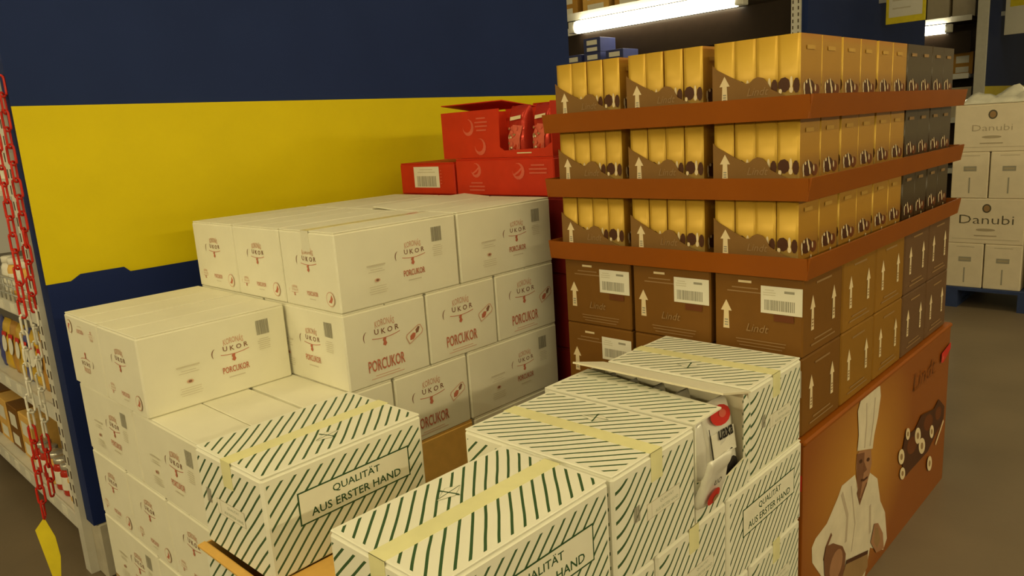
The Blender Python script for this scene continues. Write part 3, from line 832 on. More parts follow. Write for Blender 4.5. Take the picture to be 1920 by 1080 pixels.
p = Print(); p.poly([(-0.045, 0.500), (-0.020, 0.525), (-0.002, 0.520), (-0.002, 0.478), (-0.020, 0.480)], M_sealred); p.ell(-0.028, 0.512, 0.006, 0.006, M_redlite)
link('printed_seal', p.mesh('printed_seal'), r, Matrix(((1, 0, 0, XO), (0, 0, -1, -0.004), (0, 1, 0, 0), (0, 0, 0, 1))))

CXS = [(-1.442, -1.206), (-1.196, -0.957), (-0.944, -0.714)]
CYS = [(1.713, 1.955), (1.963, 2.203), (2.211, 2.455), (2.466, 2.702), (2.710, 2.950)]
def choc_front(w):
    p = Print()
    p.arrow(-w*0.36, 0.052, 0.030, 0.075, M_cream, M_grey_ink)
    p.lines(-w*0.14, 0.178, 0.05, 1, 0.01, M_cream, t=0.006); p.lines(-w*0.14, 0.162, 0.10, 2, 0.010, M_tan, t=0.003)
    p.rect(w*0.27, 0.138, 0.104, 0.068, M_label)
    p.barcode(w*0.25, 0.125, 0.076, 0.026, M_grey_ink, n=22)
    p.rect(w*0.27+0.02, 0.160, 0.025, 0.006, M_grey_ink); p.lines(w*0.27-0.03, 0.162, 0.034, 3, 0.006, M_faint_ink, t=0.002)
    p.rect(w*0.30, 0.094, 0.050, 0.016, M_rust)
    p.text('Lindt', 0.0, 0.052, 0.056, 0.020, M_tan, shear=0.3)
    p.lines(0.01, 0.030, w*0.70, 3, 0.008, M_tan, t=0.0022, seed=9)
    return p.mesh('printed_front')
def choc_side(w):
    p = Print()
    for s in (-1, 1): p.arrow(s*w*0.27, 0.060, 0.030, 0.088, M_cream, M_tan)
    p.lines(0.0, 0.175, w*0.55, 1, 0.01, M_tan, t=0.005)
    p.lines(0, 0.035, w*0.65, 2, 0.012, M_tan, t=0.004)
    return p.mesh('printed_side')
ORD = ['nearest', 'second', 'third', 'fourth', 'fifth']
for layer, z0 in enumerate((0.613, 0.815)):
    for i, (a, b_) in enumerate(CXS):
        for j, (c, d) in enumerate(CYS):
            if j > 0 and i < 2: continue
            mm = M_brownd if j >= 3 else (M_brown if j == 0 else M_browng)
            lname = ['lower', 'upper'][layer]
            if j == 0 and i < 2: lab = f'{["left", "middle"][i]} brown carton with arrow and barcode sticker, front of the {lname} carton row'
            elif j == 0: lab = f'brown carton at the front corner of the {lname} carton row of the chocolate display'
            else: lab = f'{"dark" if j >= 3 else "golden"} brown carton, {ORD[j]} along the right side, {lname} row of two'
            w, dd = b_-a, d-c
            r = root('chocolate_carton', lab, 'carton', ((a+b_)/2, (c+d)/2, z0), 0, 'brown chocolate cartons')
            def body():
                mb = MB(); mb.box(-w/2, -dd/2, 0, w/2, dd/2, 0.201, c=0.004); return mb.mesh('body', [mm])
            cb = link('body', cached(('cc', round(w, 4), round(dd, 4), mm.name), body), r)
            def lid():
                mb = MB(); mb.box(-w/2+0.002, -dd/2+0.002, 0.2005, w/2-0.002, -0.001, 0.2018); mb.box(-w/2+0.002, 0.001, 0.2005, w/2-0.002, dd/2-0.002, 0.2018); return mb.mesh('top_flap', [mm])
            link('top_flap', cached(('cl', round(w, 4), round(dd, 4), mm.name), lid), r)
            if j == 0: link('printed_front', cached(('cf', round(w, 3)), lambda: choc_front(w)), cb, face_M('-y', w, dd, 0.2))
            if i == 2: link('printed_side', cached(('cs', round(dd, 3)), lambda: choc_side(dd)), cb, face_M('+x', w, dd, 0.2))

PH = 0.1765
GOLD = [(0.0, (0.62, 0.42, 0.15)), (0.20, (0.68, 0.46, 0.15)), (0.40, (0.68, 0.425, 0.065)), (0.75, (0.72, 0.455, 0.060)), (1.0, (0.69, 0.41, 0.045))]
GSIDE = [(0.0, (0.44, 0.23, 0.03)), (0.35, (0.30, 0.14, 0.02)), (0.55, (0.45, 0.225, 0.02)), (0.9, (0.47, 0.24, 0.025)), (1.0, (0.48, 0.20, 0.02))]
DARKS = [(0.0, (0.11, 0.058, 0.018)), (0.3, (0.050, 0.027, 0.012)), (0.6, (0.078, 0.054, 0.024)), (1.0, (0.072, 0.045, 0.020))]
M_gold = M_ramp('gold_pack_front', GOLD, PH, 0.42, 0.25); M_gold_s = M_ramp('gold_pack_side', GSIDE, PH); M_darkp = M_ramp('dark_pack', DARKS, PH)
PW, PD = 0.0528, 0.1165
def pack_mesh(dark):
    mb = MB()
    n = 6; bow = 0.0022
    ring = [(-PW/2+PW*i/n, -PD/2+bow*(2*i/n-1)**2) for i in range(n+1)] + [(PW/2, PD/2), (-PW/2, PD/2)]
    mb.prism(ring, 0, PH, 'xy')
    me = mb.mesh('chocolate_box', [M_darkp, M_darkp] if dark else [M_gold, M_gold_s])
    for p in me.polygons:
        p.material_index = 0 if abs(p.normal.y) > 0.6 else 1
        p.use_smooth = p.normal.y < -0.6
    return me
def pack_print(dark):
    p = Print(); mb = MB()
    # front: dark pralines and cream drops; then the right side, written into the same mesh
    f = Print()
    f.ell(-0.0105, 0.067, 0.0145, 0.017, M_choc, n=9); f.ell(0.0185, 0.064, 0.0078, 0.017, M_choc, n=10)
    f.ell(0.0065, 0.072, 0.0035, 0.013, M_cream); f.ell(0.0065, 0.055, 0.0048, 0.007, M_cream); f.ell(-0.019, 0.053, 0.0040, 0.0055, M_cream)
    s = Print()
    c2 = M_cream
    s.ell(-0.010, 0.058, 0.030, 0.018, M_choc); s.ell(0.030, 0.052, 0.018, 0.014, M_rust)
    for u, v, a, b2, ro in ((-0.038, 0.060, 0.004, 0.011, 0.0), (-0.036, 0.046, 0.003, 0.006, 0), (-0.026, 0.071, 0.005, 0.004, 0), (-0.006, 0.066, 0.004, 0.014, 0.4), (0.000, 0.052, 0.005, 0.009, 0.2), (0.022, 0.057, 0.004, 0.008, 0.1), (0.014, 0.024, 0.005, 0.011, 0.0)):
        s.ell(u, v, a, b2, c2, rot=ro)
    s.rect(-0.004, 0.147, 0.046, 0.009, M_goldink if not dark else M_tan)
    return f, s
def merge_prints(parts):
    mb = MB(); mats = []
    for pr, M in parts:
        for vi, (fc, mi) in enumerate(zip(pr.mb.f, pr.mb.m)):
            mm = pr.mats[mi]
            if mm not in mats: mats.append(mm)
            mb.face([tuple(M @ Vector(pr.mb.v[i])) for i in fc], mats.index(mm))
    return mb.mesh('printed_art', mats)
def pack_art(dark):
    f, s = pack_print(dark)
    return merge_prints([(f, face_M('-y', PW, PD, PH)), (s, face_M('+x', PW, PD, PH))])
def tray_mesh(w, d):
    """Low tray whose front board sweeps down from a tall left corner past a round bump."""
    base = MB(); base.box(-w/2, -d/2, 0, w/2, d/2, 0.002)
    front = [(-w/2, 0.0), (w/2, 0.0), (w/2, 0.030), (w*0.40, 0.036), (w*0.25, 0.049), (w*0.14, 0.062), (w*0.095, 0.080), (w*0.055, 0.089), (w*0.0, 0.092), (-w*0.045, 0.088), (-w*0.085, 0.080), (-w*0.13, 0.079), (-w*0.30, 0.098), (-w*0.46, 0.118), (-w/2, 0.128)]
    fr = MB(); fr.prism(front, -d/2-0.003, -d/2, 'xz')
    return base.mesh('tray_floor', [M_tray]), fr.mesh('front_board', [M_tray])
def tray_art(w):
    p = Print()
    p.arrow(-w*0.36, 0.038, 0.027, 0.062, M_cream, M_grey_ink)
    p.text('Lindt', 0.0, 0.050, 0.050, 0.018, M_tan, shear=0.3)
    return p.mesh('printed_front')
TB = [1.0185, 1.2025, 1.3865]
TN = ['bottom', 'middle', 'top']; CN = ['left', 'middle', 'right']
for t, tb in enumerate(TB):
    # rim around the tier
    r = root('cardboard_rim', f'orange-brown cardboard rim around the {TN[t]} tier of chocolate trays', 'display rim', ((DX0+DX1)/2, DY0, tb), 0, 'cardboard rims of the display')
    w = DX1-DX0; l = 2.965-DY0
    def rim_front():
        mb = MB(); mb.prism([(-0.010, -0.006), (-0.006, -0.006), (-0.011, 0.046), (-0.017, 0.047)], -w/2-0.008, w/2+0.006, 'yz'); return mb.mesh('front_strip', [M_band])
    def rim_side(sg):
        mb = MB(); x = sg*w/2
        a = [(x+sg*0.000, -0.006), (x+sg*0.004, -0.006), (x+sg*0.013, 0.047), (x+sg*0.007, 0.047)]
        if sg < 0: a = a[::-1]
        mb.prism(a, -0.012, l+0.01, 'xz'); return mb.mesh('side_strip', [M_band])
    def rim_base():
        mb = MB(); mb.box(-w/2, -0.006, 0, w/2, l, 0.0025); return mb.mesh('base_sheet', [M_band])
    link('front_strip', cached('rf', rim_front), r)
    link('side_strip', cached('rs1', lambda: rim_side(1)), r); link('side_strip', cached('rs2', lambda: rim_side(-1)), r)
    link('base_sheet', cached('rb', rim_base), r)
    def rim_back():
        mb = MB(); mb.box(-w/2, l, -0.006, w/2, l+0.004, 0.047); return mb.mesh('back_strip', [M_band])
    link('back_strip', cached('rbk', rim_back), r)
    for i, (a, b_) in enumerate(CXS):
        for j, (c, d) in enumerate(CYS):
            if j > 0 and i < 2: continue
            w2, d2 = b_-a, d-c; xc, yc = (a+b_)/2, (c+d)/2
            hidden = j > 0 and i < 2
            if hidden: lab = 'brown chocolate tray in the hidden inside of the top tier'
            elif j == 0: lab = f'{CN[i]} brown display tray with white arrow, front of the {TN[t]} tier'
            else: lab = f'brown display tray {ORD[j]} along the right side of the {TN[t]} tier'
            tr = root('display_tray', lab, 'tray', (xc, yc, tb+0.0028), 0, 'hidden chocolate trays' if hidden else 'chocolate display trays')
            me = cached(('tray', round(w2, 4), round(d2, 4)), lambda: tray_mesh(w2, d2))
            link('tray_floor', me[0], tr)
            if j == 0:
                fb = link('front_board', me[1], tr)
                link('printed_front', cached(('tart', round(w2, 3)), lambda: tray_art(w2)), fb, face_M('-y', w2, d2+0.006, 0.1))
            dark = j >= 3
            step = (w2-0.016)/4
            for px in range(4):
                for py in range(2):
                    if not ((j == 0 and py == 0) or (i == 2 and px == 3)): continue
                    x = a + step*(px+0.5); y = yc + (py-0.5)*(d2/2-0.0005)
                    jit = random.uniform(-1.6, 1.6) if px < 3 else random.uniform(-0.6, 0.6)
                    o = link('chocolate_box', cached(('pack', dark), lambda: pack_mesh(dark)), None, T((x, y+0.001, tb+0.0050)) @ RZ(jit))
                    PN = ['first', 'second', 'third', 'fourth'][px]
                    vis_front = j == 0 and py == 0; vis_side = i == 2 and px == 3
                    colr = 'dark' if dark else 'golden'
                    if vis_front: lab = f'{colr} chocolate box, {PN} from left in the {CN[i]} front tray, {TN[t]} tier'
                    elif vis_side:
                        n = 2*j+py
                        lab = f'{colr} chocolate box, {["first","second","third","fourth","fifth","sixth","seventh","eighth","ninth","tenth"][n]} from the front corner along the right side, {TN[t]} tier'
                    else: lab = f'{colr} chocolate box hidden behind others in the {TN[t]} tier'
                    tag(o, lab, 'box', 'upright chocolate boxes' if (vis_front or vis_side) else f'{colr} chocolate boxes hidden in the {TN[t]} tier')
                    if vis_front or vis_side:
                        link('printed_art', cached(('part', dark), lambda: pack_art(dark)), o)

# ------------------------------------------------------------------ red cartons behind the white pile
pallet(-2.46, -1.60, 1.900, 2.31, 0.130, M_wood, 'wooden pallet under the red cartons, hidden behind the white pile')
def red_print(kind):
    p = Print()
    def swirl(u, v, k):
        p.ell(u, v, 0.026*k, 0.026*k, M_redlite); p.ell(u-0.006*k, v+0.004*k, 0.020*k, 0.020*k, M_red)
        p.strip([(u-0.02*k, v-0.012*k), (u, v-0.002*k), (u+0.02*k, v+0.014*k)], 0.006*k, M_redlite)
    if kind == 'label':
        p.rect(0.0, 0.066, 0.150, 0.080, M_label); p.barcode(0.0, 0.050, 0.115, 0.040, M_grey_ink, n=20); p.lines(0.0, 0.095, 0.11, 2, 0.01, M_faint_ink, t=0.003)
        p.lines(0.085, 0.09, 0.012, 5, 0.012, M_redlite, t=0.003)
    else:
        swirl(-0.13, 0.09, 1); p.lines(-0.13, 0.045, 0.085, 3, 0.013, M_redlite, t=0.005)
        swirl(0.08, 0.085, 1.1); p.lines(0.17, 0.105, 0.085, 3, 0.013, M_redlite, t=0.005)
    return p.mesh('printed_front')
def red_carton(label, x0, x1, y0, y1, z0, z1, kind, group='red cartons'):
    r, L, W, H = make_carton('red_carton', label, 'carton', group, x0, x1, y0, y1, z0, z1, 'X', [M_red_shaded if group == 'red cartons in the gap' else M_red])
    if kind: link('printed_front', cached(('rp', kind), lambda: red_print(kind)), BODY[r.name], face_M('-y', L, W, H))
    return r
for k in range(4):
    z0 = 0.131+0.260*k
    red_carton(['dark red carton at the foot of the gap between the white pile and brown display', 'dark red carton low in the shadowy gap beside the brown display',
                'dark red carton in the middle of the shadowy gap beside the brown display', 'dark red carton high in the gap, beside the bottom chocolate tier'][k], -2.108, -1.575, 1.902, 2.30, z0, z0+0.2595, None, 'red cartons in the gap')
    red_carton('red carton hidden behind the white pile', -2.460, -2.112, 1.902, 2.30, z0, z0+0.2595, None, 'hidden red cartons')
red_carton('small red carton with a white barcode label, by the yellow wall', -2.445, -2.120, 1.905, 2.25, 1.172, 1.293, 'label')
red_carton('closed red carton directly under the open red one', -2.108, -1.625, 1.900, 2.28, 1.172, 1.304, 'plain')
red_carton('red carton glimpsed behind the open one, beside the top rim of the brown display', -2.10, -1.93, 2.335, 2.52, 1.172, 1.497, None)
# what that last one stands on
red_carton('tall red carton in the back of the gap, under another red one', -2.12, -1.90, 2.33, 2.56, 0.0005, 1.171, None, 'hidden red cartons')
r = root('open_red_carton', 'open red carton with a cut-out front showing red foil packs', 'carton', (-1.905, 2.085, 1.3045), math.radians(-2), 'red cartons')
L_, W_, H_ = 0.560, 0.34, 0.168
mb = MB(); mb.box(-L_/2, -W_/2, 0, L_/2, W_/2, 0.003); mb.box(-L_/2, -W_/2, 0.003, -L_/2+0.003, W_/2, H_); mb.box(L_/2-0.003, -W_/2, 0.003, L_/2, W_/2, H_+0.01); mb.box(-L_/2+0.003, W_/2-0.003, 0.003, L_/2-0.003, W_/2, H_+0.012)
link('body', mb.mesh('body', [M_red]), r)
mb = MB(); mb.prism([(-L_/2+0.003, 0.003), (L_/2-0.003, 0.003), (L_/2-0.003, 0.045), (0.245, 0.028), (0.05, 0.024), (0.03, 0.036), (0.035, H_), (-L_/2+0.003, H_)], -W_/2, -W_/2+0.003, 'xz')
link('front_board', mb.mesh('front_board', [M_red]), r)
p = Print(); p.ell(-0.13, 0.11, 0.03, 0.03, M_redlite); p.ell(-0.136, 0.116, 0.024, 0.024, M_red); p.lines(-0.06, 0.14, 0.07, 4, 0.014, M_redlite, t=0.005); p.ell(-0.07, 0.04, 0.03, 0.03, M_redlite); p.ell(-0.076, 0.046, 0.023, 0.023, M_red); p.lines(0.15, 0.014, 0.10, 1, 0.01, M_cream, t=0.004)
link('printed_front', p.mesh('printed_front'), r, face_M('-y', L_, W_, H_))
panel('lid_flap', r, T((-0.11, W_/2-0.17, H_+0.004)) @ RZ(180) @ RX(8), 0.33, 0.172, 0.003, [M_red, M_red])
panel('end_flap', r, T((-L_/2, 0.0, H_)) @ RZ(90) @ RX(-70), 0.30, 0.05, 0.003, [M_red, M_red])
for i, x in enumerate((-1.815, -1.700)):
    o = link('foil_pack', cached('fpack', lambda: pouch_mesh('foil_pack', 0.088, 0.075, 0.170, 21, [M_foil_red])), None, T((x, 1.965 if i < 2 else 2.08, 1.3085)) @ RZ(random.uniform(-6, 6)-2))
    tag(o, ['left red foil pack in the cut-out of the open red carton', 'right red foil pack in the cut-out of the open red carton', 'red foil pack behind the left front one', 'red foil pack behind the right front one'][i], 'pack', 'red foil packs')
    def fart():
        p = Print(); rnd = random.Random(4)
        p.poly([(-0.036, 0.02), (0.020, 0.015), (0.024, 0.06), (0.034, 0.10), (-0.010, 0.105), (-0.034, 0.07)], M_redlite)
        for _ in range(16):
            p.ell(rnd.uniform(-0.03, 0.025), rnd.uniform(0.02, 0.10), rnd.uniform(0.003, 0.008), rnd.uniform(0.003, 0.007), rnd.choice([M_cream, M_tan, M_redlite, M_rust]), n=7)
        p.rect(0, 0.128, 0.05, 0.012, M_cream, 0.1)
        on_skin(p, 0.088, 0.075, 0.170)
        return p.mesh('printed_front')
    link('printed_front', cached('fart', fart), o, Matrix(((1, 0, 0, 0), (0, 0, -1, 0), (0, 1, 0, 0), (0, 0, 0, 1))))

# ------------------------------------------------------------------ shelving
def upright(x, y, z1, label, w=0.055, d=0.05):
    """Slotted shelf post."""
    r = root('shelf_post', label, 'shelf post', (x, y, 0))
    def f():
        mb = MB(); mb.box(-w/2, 0, 0, w/2, d, z1); return mb.mesh('post', [M_shelf])
    link('post', cached(('post', w, d, z1), f), r)
    def slots():
        mb = MB(); z = 0.25
        while z < z1-0.05:
            for s in (-1, 1): mb.box(s*w*0.30-0.005, -0.0008, z, s*w*0.30+0.005, 0.001, z+0.028)
            z += 0.05
        return mb.mesh('slots', [M_dark])
    if w < 0.1:
        o = link('slots', cached(('slots', w, d, z1), slots), r); o['kind'] = 'stuff'
    return r
def shelf(x0, x1, y, z, depth, label, lip=0.04, wire=False):
    r = root('shelf_board', label, 'shelf', ((x0+x1)/2, y, z))
    w = x1-x0
    mb = MB(); mb.box(-w/2, 0, -0.03, w/2, depth, 0, c=0.003); link('board', mb.mesh('board', [M_shelf]), r)
    mb = MB(); mb.box(-w/2, -0.006, -lip, w/2, -0.0005, 0.004); rail = link('price_rail', mb.mesh('price_rail', [M_shelf]), r)
    if wire:
        mb = MB()
        for k in range(3): mb.tube([(-w/2, 0.0, 0.03+0.03*k), (w/2, 0.0, 0.03+0.03*k)], 0.003, 6)
        n = int(w/0.06)
        for k in range(n+1): mb.tube([(-w/2+w*k/n, 0.0, 0.004), (-w/2+w*k/n, 0.0, 0.092)], 0.0025, 6)
        o = link('wire_front', mb.mesh('wire_front', [M_steel]), r); o['kind'] = 'stuff'
    tg = cached('ptag', lambda: MB().box(-0.03, -0.008, -0.034, 0.03, -0.0062, -0.002).mesh('price_tag', [M_label]))
    k = 0
    while -w/2+0.12+0.16*k < w/2-0.05:
        link('price_tag', tg, rail, T((-w/2+0.12+0.16*k, 0, 0))); k += 1
    return r
# left gondola (its goods face the near aisle)
GX0, GX1, GY = -4.40, -2.72, 0.652
def backboard(x0, x1, y, z1, label):
    mb = MB(); mb.box(x0, y, 0.0, x1, y+0.02, z1)
    tag(link('shelf_back_panel', mb.mesh('shelf_back_panel', [M_dark])), label, 'panel')
upright(-2.742, 0.630, 3.1, 'slotted grey shelf post at the left end of the yellow and blue wall')
backboard(-4.4, -2.77, 1.16, 2.3, 'dark back panel of the shelf at the left edge')
low = shelf(GX0, -2.775, 0.66, 0.155, 0.48, 'lowest pale shelf at the left edge, near the floor', lip=0.05)
link('kick_base', MB().box(-0.80, 0.05, -0.155, 0.80, 0.46, -0.031).mesh('kick_base', [M_dark]), low)
shelf(GX0, -2.775, 0.66, 0.560, 0.48, 'pale shelf with price rail at the left edge, above the lowest one', lip=0.05)
shelf(GX0, -2.775, 0.66, 0.900, 0.48, 'wire-fronted shelf at the left edge, level with the bottom of the yellow band', wire=True)
shelf(GX0, -2.775, 0.66, 1.340, 0.48, 'upper pale shelf at the left edge beside the red chain', lip=0.05)

def jar(label, x, y, z, body_m, lid_m, r_=0.034, h=0.11):
    k = (body_m.name, r_, h)
    def prof(pr, m):
        mb = MB(); n = 14; V = []; F = []
        for (rr, zz) in pr:
            for j in range(n): V.append((rr*math.cos(2*math.pi*j/n), rr*math.sin(2*math.pi*j/n), zz))
        for i in range(len(pr)-1):
            for j in range(n): F.append((i*n+j, i*n+(j+1) % n, (i+1)*n+(j+1) % n, (i+1)*n+j))
        F.append(tuple(range(n))[::-1]); F.append(tuple(range((len(pr)-1)*n, len(pr)*n)))
        mb.add(V, F, 0, True); return mb.mesh('glass', [m])
    o = link('jar', cached(('jar',)+k, lambda: prof([(r_*0.9, 0), (r_, 0.006), (r_, h*0.72), (r_*0.8, h*0.84)], body_m)), None, T((x, y, z)))
    tag(o, label, 'jar', 'jars on the left shelf')
    link('lid', cached(('lid', lid_m.name, r_, h), lambda: prof([(r_*0.84, h*0.84), (r_*0.88, h*0.85), (r_*0.88, h*0.98), (r_*0.80, h)], lid_m)), o)
    link('paper_label', cached(('jl', r_, h), lambda: prof([(r_*1.01, h*0.2), (r_*1.015, h*0.22), (r_*1.015, h*0.6), (r_*1.01, h*0.62)], M_label)), o)
M_bagY = mat('yellow_foil', (0.66, 0.42, 0.04), 0.3, bump=0.3, bscale=30); M_bagB = mat('blue_foil', (0.07, 0.08, 0.26), 0.3, bump=0.3, bscale=30)
M_bagO = mat('ochre_foil', (0.50, 0.26, 0.05), 0.35, bump=0.3, bscale=30); M_sauce = mat('red_sauce_glass', (0.45, 0.03, 0.015), 0.12); M_metal_lid = mat('lid_metal', (0.7, 0.68, 0.6), 0.25, metal=0.7)
bagm = {'yellow': M_bagY, 'blue': M_bagB, 'ochre': M_bagO, 'silver': M_silver}
seq = ['blue', 'blue', 'yellow', 'ochre', 'yellow', 'blue', 'yellow', 'ochre', 'yellow', 'blue']
for i in range(10):
    c_ = seq[i]; x = -2.835-0.098*i
    o = link('snack_bag', cached(('sb', c_), lambda: pouch_mesh('snack_bag', 0.088, 0.06, 0.21, 30+len(c_), [bagm[c_]], nx=8, nz=10)), None, T((x, 0.725, 0.561)) @ RZ(random.uniform(-8, 8)))
    tag(o, f'{c_} snack bag, {["first","second","third","fourth","fifth","sixth","seventh","eighth","ninth","tenth"][i]} from the post on the price-rail shelf at left', 'bag', 'snack bags on the left shelf')
    link('printed_front', cached('sbp', lambda: on_skin(Print().ell(0, 0.11, 0.03, 0.035, M_label).rect(0, 0.150, 0.055, 0.018, M_sealred), 0.088, 0.06, 0.21).mesh('printed_front')), o, Matrix(((1, 0, 0, 0), (0, 0, -1, 0), (0, 1, 0, 0), (0, 0, 0, 1))))
for i in range(8):
    jar(f'glass jar with metal lid, {["first","second","third","fourth","fifth","sixth","seventh","eighth"][i]} from the post on the lowest left shelf', -2.83-0.085*i, 0.715, 0.1555, [M_sauce, M_sauce, M_kraft][i % 3], M_metal_lid, 0.036, 0.125)
for i in range(7):
    jar(f'pale jar, {["first","second","third","fourth","fifth","sixth","seventh"][i]} from the post behind the wire front of the left shelf', -2.83-0.09*i, 0.72, 0.9005, [M_plwhite, M_kraft][i % 2], M_plwhite, 0.034, 0.15)
def small_box(label, x, y, z, w, d, h, m, group, labelm=None):
    o = link('shelf_carton', cached(('smb', w, d, h, m.name), lambda: MB().box(-w/2, -d/2, 0, w/2, d/2, h, c=0.003).mesh('shelf_carton', [m])), None, T((x, y, z)))
    tag(o, label, 'carton', group)
    if labelm: link('paper_label', cached(('sml', w, d, h), lambda: Print().rect(0, h*0.68, w*0.62, h*0.32, M_label).rect(0, h*0.22, w*0.62, h*0.26, M_label).mesh('paper_label')), o, face_M('-y', w, d, h))
    return o
for i in range(5):
    small_box(f'shadowed carton, {["first","second","third","fourth","fifth"][i]} from the post on the upper left shelf', -2.86-0.15*i, 0.78, 1.3405, 0.13, 0.16, 0.20, [M_kraft, M_red, M_label][i % 3], 'cartons on the upper left shelf', True)

for i in range(4):
    small_box(f'brown carton far along the lowest left shelf, {["first","second","third","fourth"][i]} from the jars', -3.60-0.19*i, 0.80, 0.1555, 0.17, 0.2, 0.20, [M_kraft, M_brown][i % 2], 'brown cartons on the lowest left shelf', True)
for i in range(5):
    jar(f'red-lidded jar in the second row of the lowest left shelf, {["first","second","third","fourth","fifth"][i]} from the post', -2.84-0.10*i, 0.83, 0.1555, M_label, M_sauce, 0.042, 0.17)

# red and white barrier chain with yellow tag
def link_mesh(m):
    mb = MB(); pts = []
    a, b_ = 0.0105, 0.0205
    for k in range(8): t = math.pi*k/7; pts.append((a*math.cos(t), 0, b_+a*math.sin(t)))
    for k in range(8): t = math.pi+math.pi*k/7; pts.append((a*math.cos(t), 0, -b_+a*math.sin(t)))
    mb.tube(pts, 0.0036, 6, closed=True); return mb.mesh('chain_link', [m])
ch = root('plastic_chain', 'red and white plastic chain hanging down the left shelf post', 'chain', (-2.655, 0.60, 0.0))
PATH = [(1.70, 0.640), (1.45, 0.625), (1.23, 0.622), (1.07, 0.614), (0.552, 0.565), (0.305, 0.550), (0.2, 0.545)]
def chain_y(z):
    for (za, ya), (zb_, yb) in zip(PATH, PATH[1:]):
        if zb_ <= z <= za: return ya+(yb-ya)*(za-z)/(za-zb_)
    return PATH[-1][1]
for strand, (dx, dy, ztop, zbot) in enumerate([(0.0, -0.012, 1.66, 0.26), (-0.004, 0.020, 1.62, 0.34)]):
    z = ztop; k = 0
    while z > zbot:
        sw = 0.005*math.sin(z*9+strand*2)
        mm = M_plwhite if 0.56 < z < 0.93 else M_plred
        o = link('chain_link', cached(('lk', mm.name), lambda: link_mesh(mm)), ch, T((dx+sw, chain_y(z)-0.60+dy-0.02, z)) @ RZ((50 if k % 2 == 0 else 140)+random.uniform(-10, 10)))
        z -= 0.050; k += 1
mb = MB(); mb.prism([(-0.030, 0.0), (-0.004, -0.19), (0.016, -0.19), (0.030, -0.10), (0.026, -0.03), (0.004, 0.04)][::-1], 0, 0.0015, 'xz')
tg = link('paper_tag', mb.mesh('paper_tag', [M_tagyel]), None, T((-2.652, 0.512, 0.245)) @ RZ(50))
tag(tg, 'yellow paper tag hanging at the end of the red chain', 'tag')
link('tag_string', MB().tube([(0.004, 0.001, 0.035), (0.002, 0.008, 0.09)], 0.002, 6).mesh('tag_string', [M_plwhite]), tg)

# second gondola across the aisle, with a lit tube above its goods
def tube_lamp(x0, x1, y, z, label):
    r = root('shelf_lamp', label, 'lamp', ((x0+x1)/2, y, z), 0, 'lit tubes on the shelves'); w = x1-x0
    link('tube', MB().tube([(-w/2+0.04, 0, 0), (w/2-0.04, 0, 0)], 0.062, 14).mesh('tube', [M_tube]), r)  # tube modelled wider than life, its thickness stands in for the bloom
    mb = MB(); mb.box(-w/2, 0.05, -0.05, w/2, 0.10, 0.06, c=0.004); link('fitting', mb.mesh('fitting', [M_shelf]), r)
    for s in (-1, 1):
        link('end_cap', MB().box(s*w/2-0.04, -0.05, -0.055, s*w/2+0.04, 0.05, 0.055, c=0.006).mesh('end_cap', [M_shelf]), r)
ND = {0: 'behind the brown display', 1: 'far away at the right'}
for g, (gy, xl) in enumerate([(6.36, -5.6), (12.05, -4.6)]):
    where = ['behind the chocolate display', 'in the far background at the upper right'][g]
    xe = WX-0.07
    upright(xe-0.02 if g == 0 else xe+0.075, gy-0.03 if g == 0 else gy-0.09, 3.1, f'{"slotted" if g == 0 else "thick"} pale shelf post {where}', w=0.075 if g == 0 else 0.125, d=0.06)
    backboard(xl, xe-0.06, gy+0.72, 3.1, f'dark back panel of the shelf {where}')
    for k, (z, nm) in enumerate([(2.50, 'shelf above the lit tube'), (1.80 if g == 0 else 1.74, 'shelf at eye level'), (1.15, 'shelf at waist height'), (0.45, 'low shelf')]):
        sx = root('shelf_board', f'{nm} {where}', 'shelf', ((xl+xe-0.07)/2, gy, z)); w = xe-0.07-xl
        mb = MB(); mb.box(-w/2, -0.32 if (g == 0 and k == 1) else 0.0, -0.045, w/2, 0.72, 0, c=0.004); link('board', mb.mesh('board', [M_shelf if k != 0 else M_dark]), sx)
        link('bracket', MB().box(w/2-0.002, 0.30, -0.04, w/2+0.0800, 0.55, -0.005).mesh('bracket', [M_steel]), sx)
        yf = -0.32 if (g == 0 and k == 1) else 0.0
        mb = MB(); mb.box(-w/2, yf-0.012, -0.06, w/2, yf-0.001, 0.012); link('price_rail', mb.mesh('price_rail', [M_shelf]), sx)
    if g == 0: tube_lamp(-5.02, -3.20, gy-0.06, 2.36, 'long bright tube lamp above the brown chocolate display')
    else: tube_lamp(-3.9, -3.05, gy-0.06, 2.36, 'bright end of a tube lamp far back at the right')
    mb = MB(); mb.box(xl, gy+0.002, 2.02, xe-0.07, gy+0.02, 2.30)
    tag(link('lamp_valance', mb.mesh('lamp_valance', [M_valance])), f'dark rail below the lit tube {where}', 'rail')
GY2 = 6.36
M_navy = mat('navy_carton', (0.05, 0.06, 0.17), 0.5)
for i, (x, n) in enumerate([(-4.86, 2), (-4.62, 3), (-4.36, 2), (-5.10, 1)]):
    for k in range(n):
        small_box(f'navy carton with white labels, {["second", "third", "fourth", "first"][i]} stack under the long lamp, {["bottom", "second", "third"][k]} one', x, GY2-0.18, 1.8005+0.135*k, 0.20, 0.25, 0.134, M_navy, 'navy cartons under the long lamp', True)
for i in range(6):
    small_box(f'ochre carton {["first","second","third","fourth","fifth","sixth"][i]} from the left on the shelf above the long lamp', -5.3+0.40*i, GY2+0.30, 2.5005, 0.33, 0.3, 0.26, [M_bagO, M_kraft][i % 2], 'ochre cartons above the lamp', True)
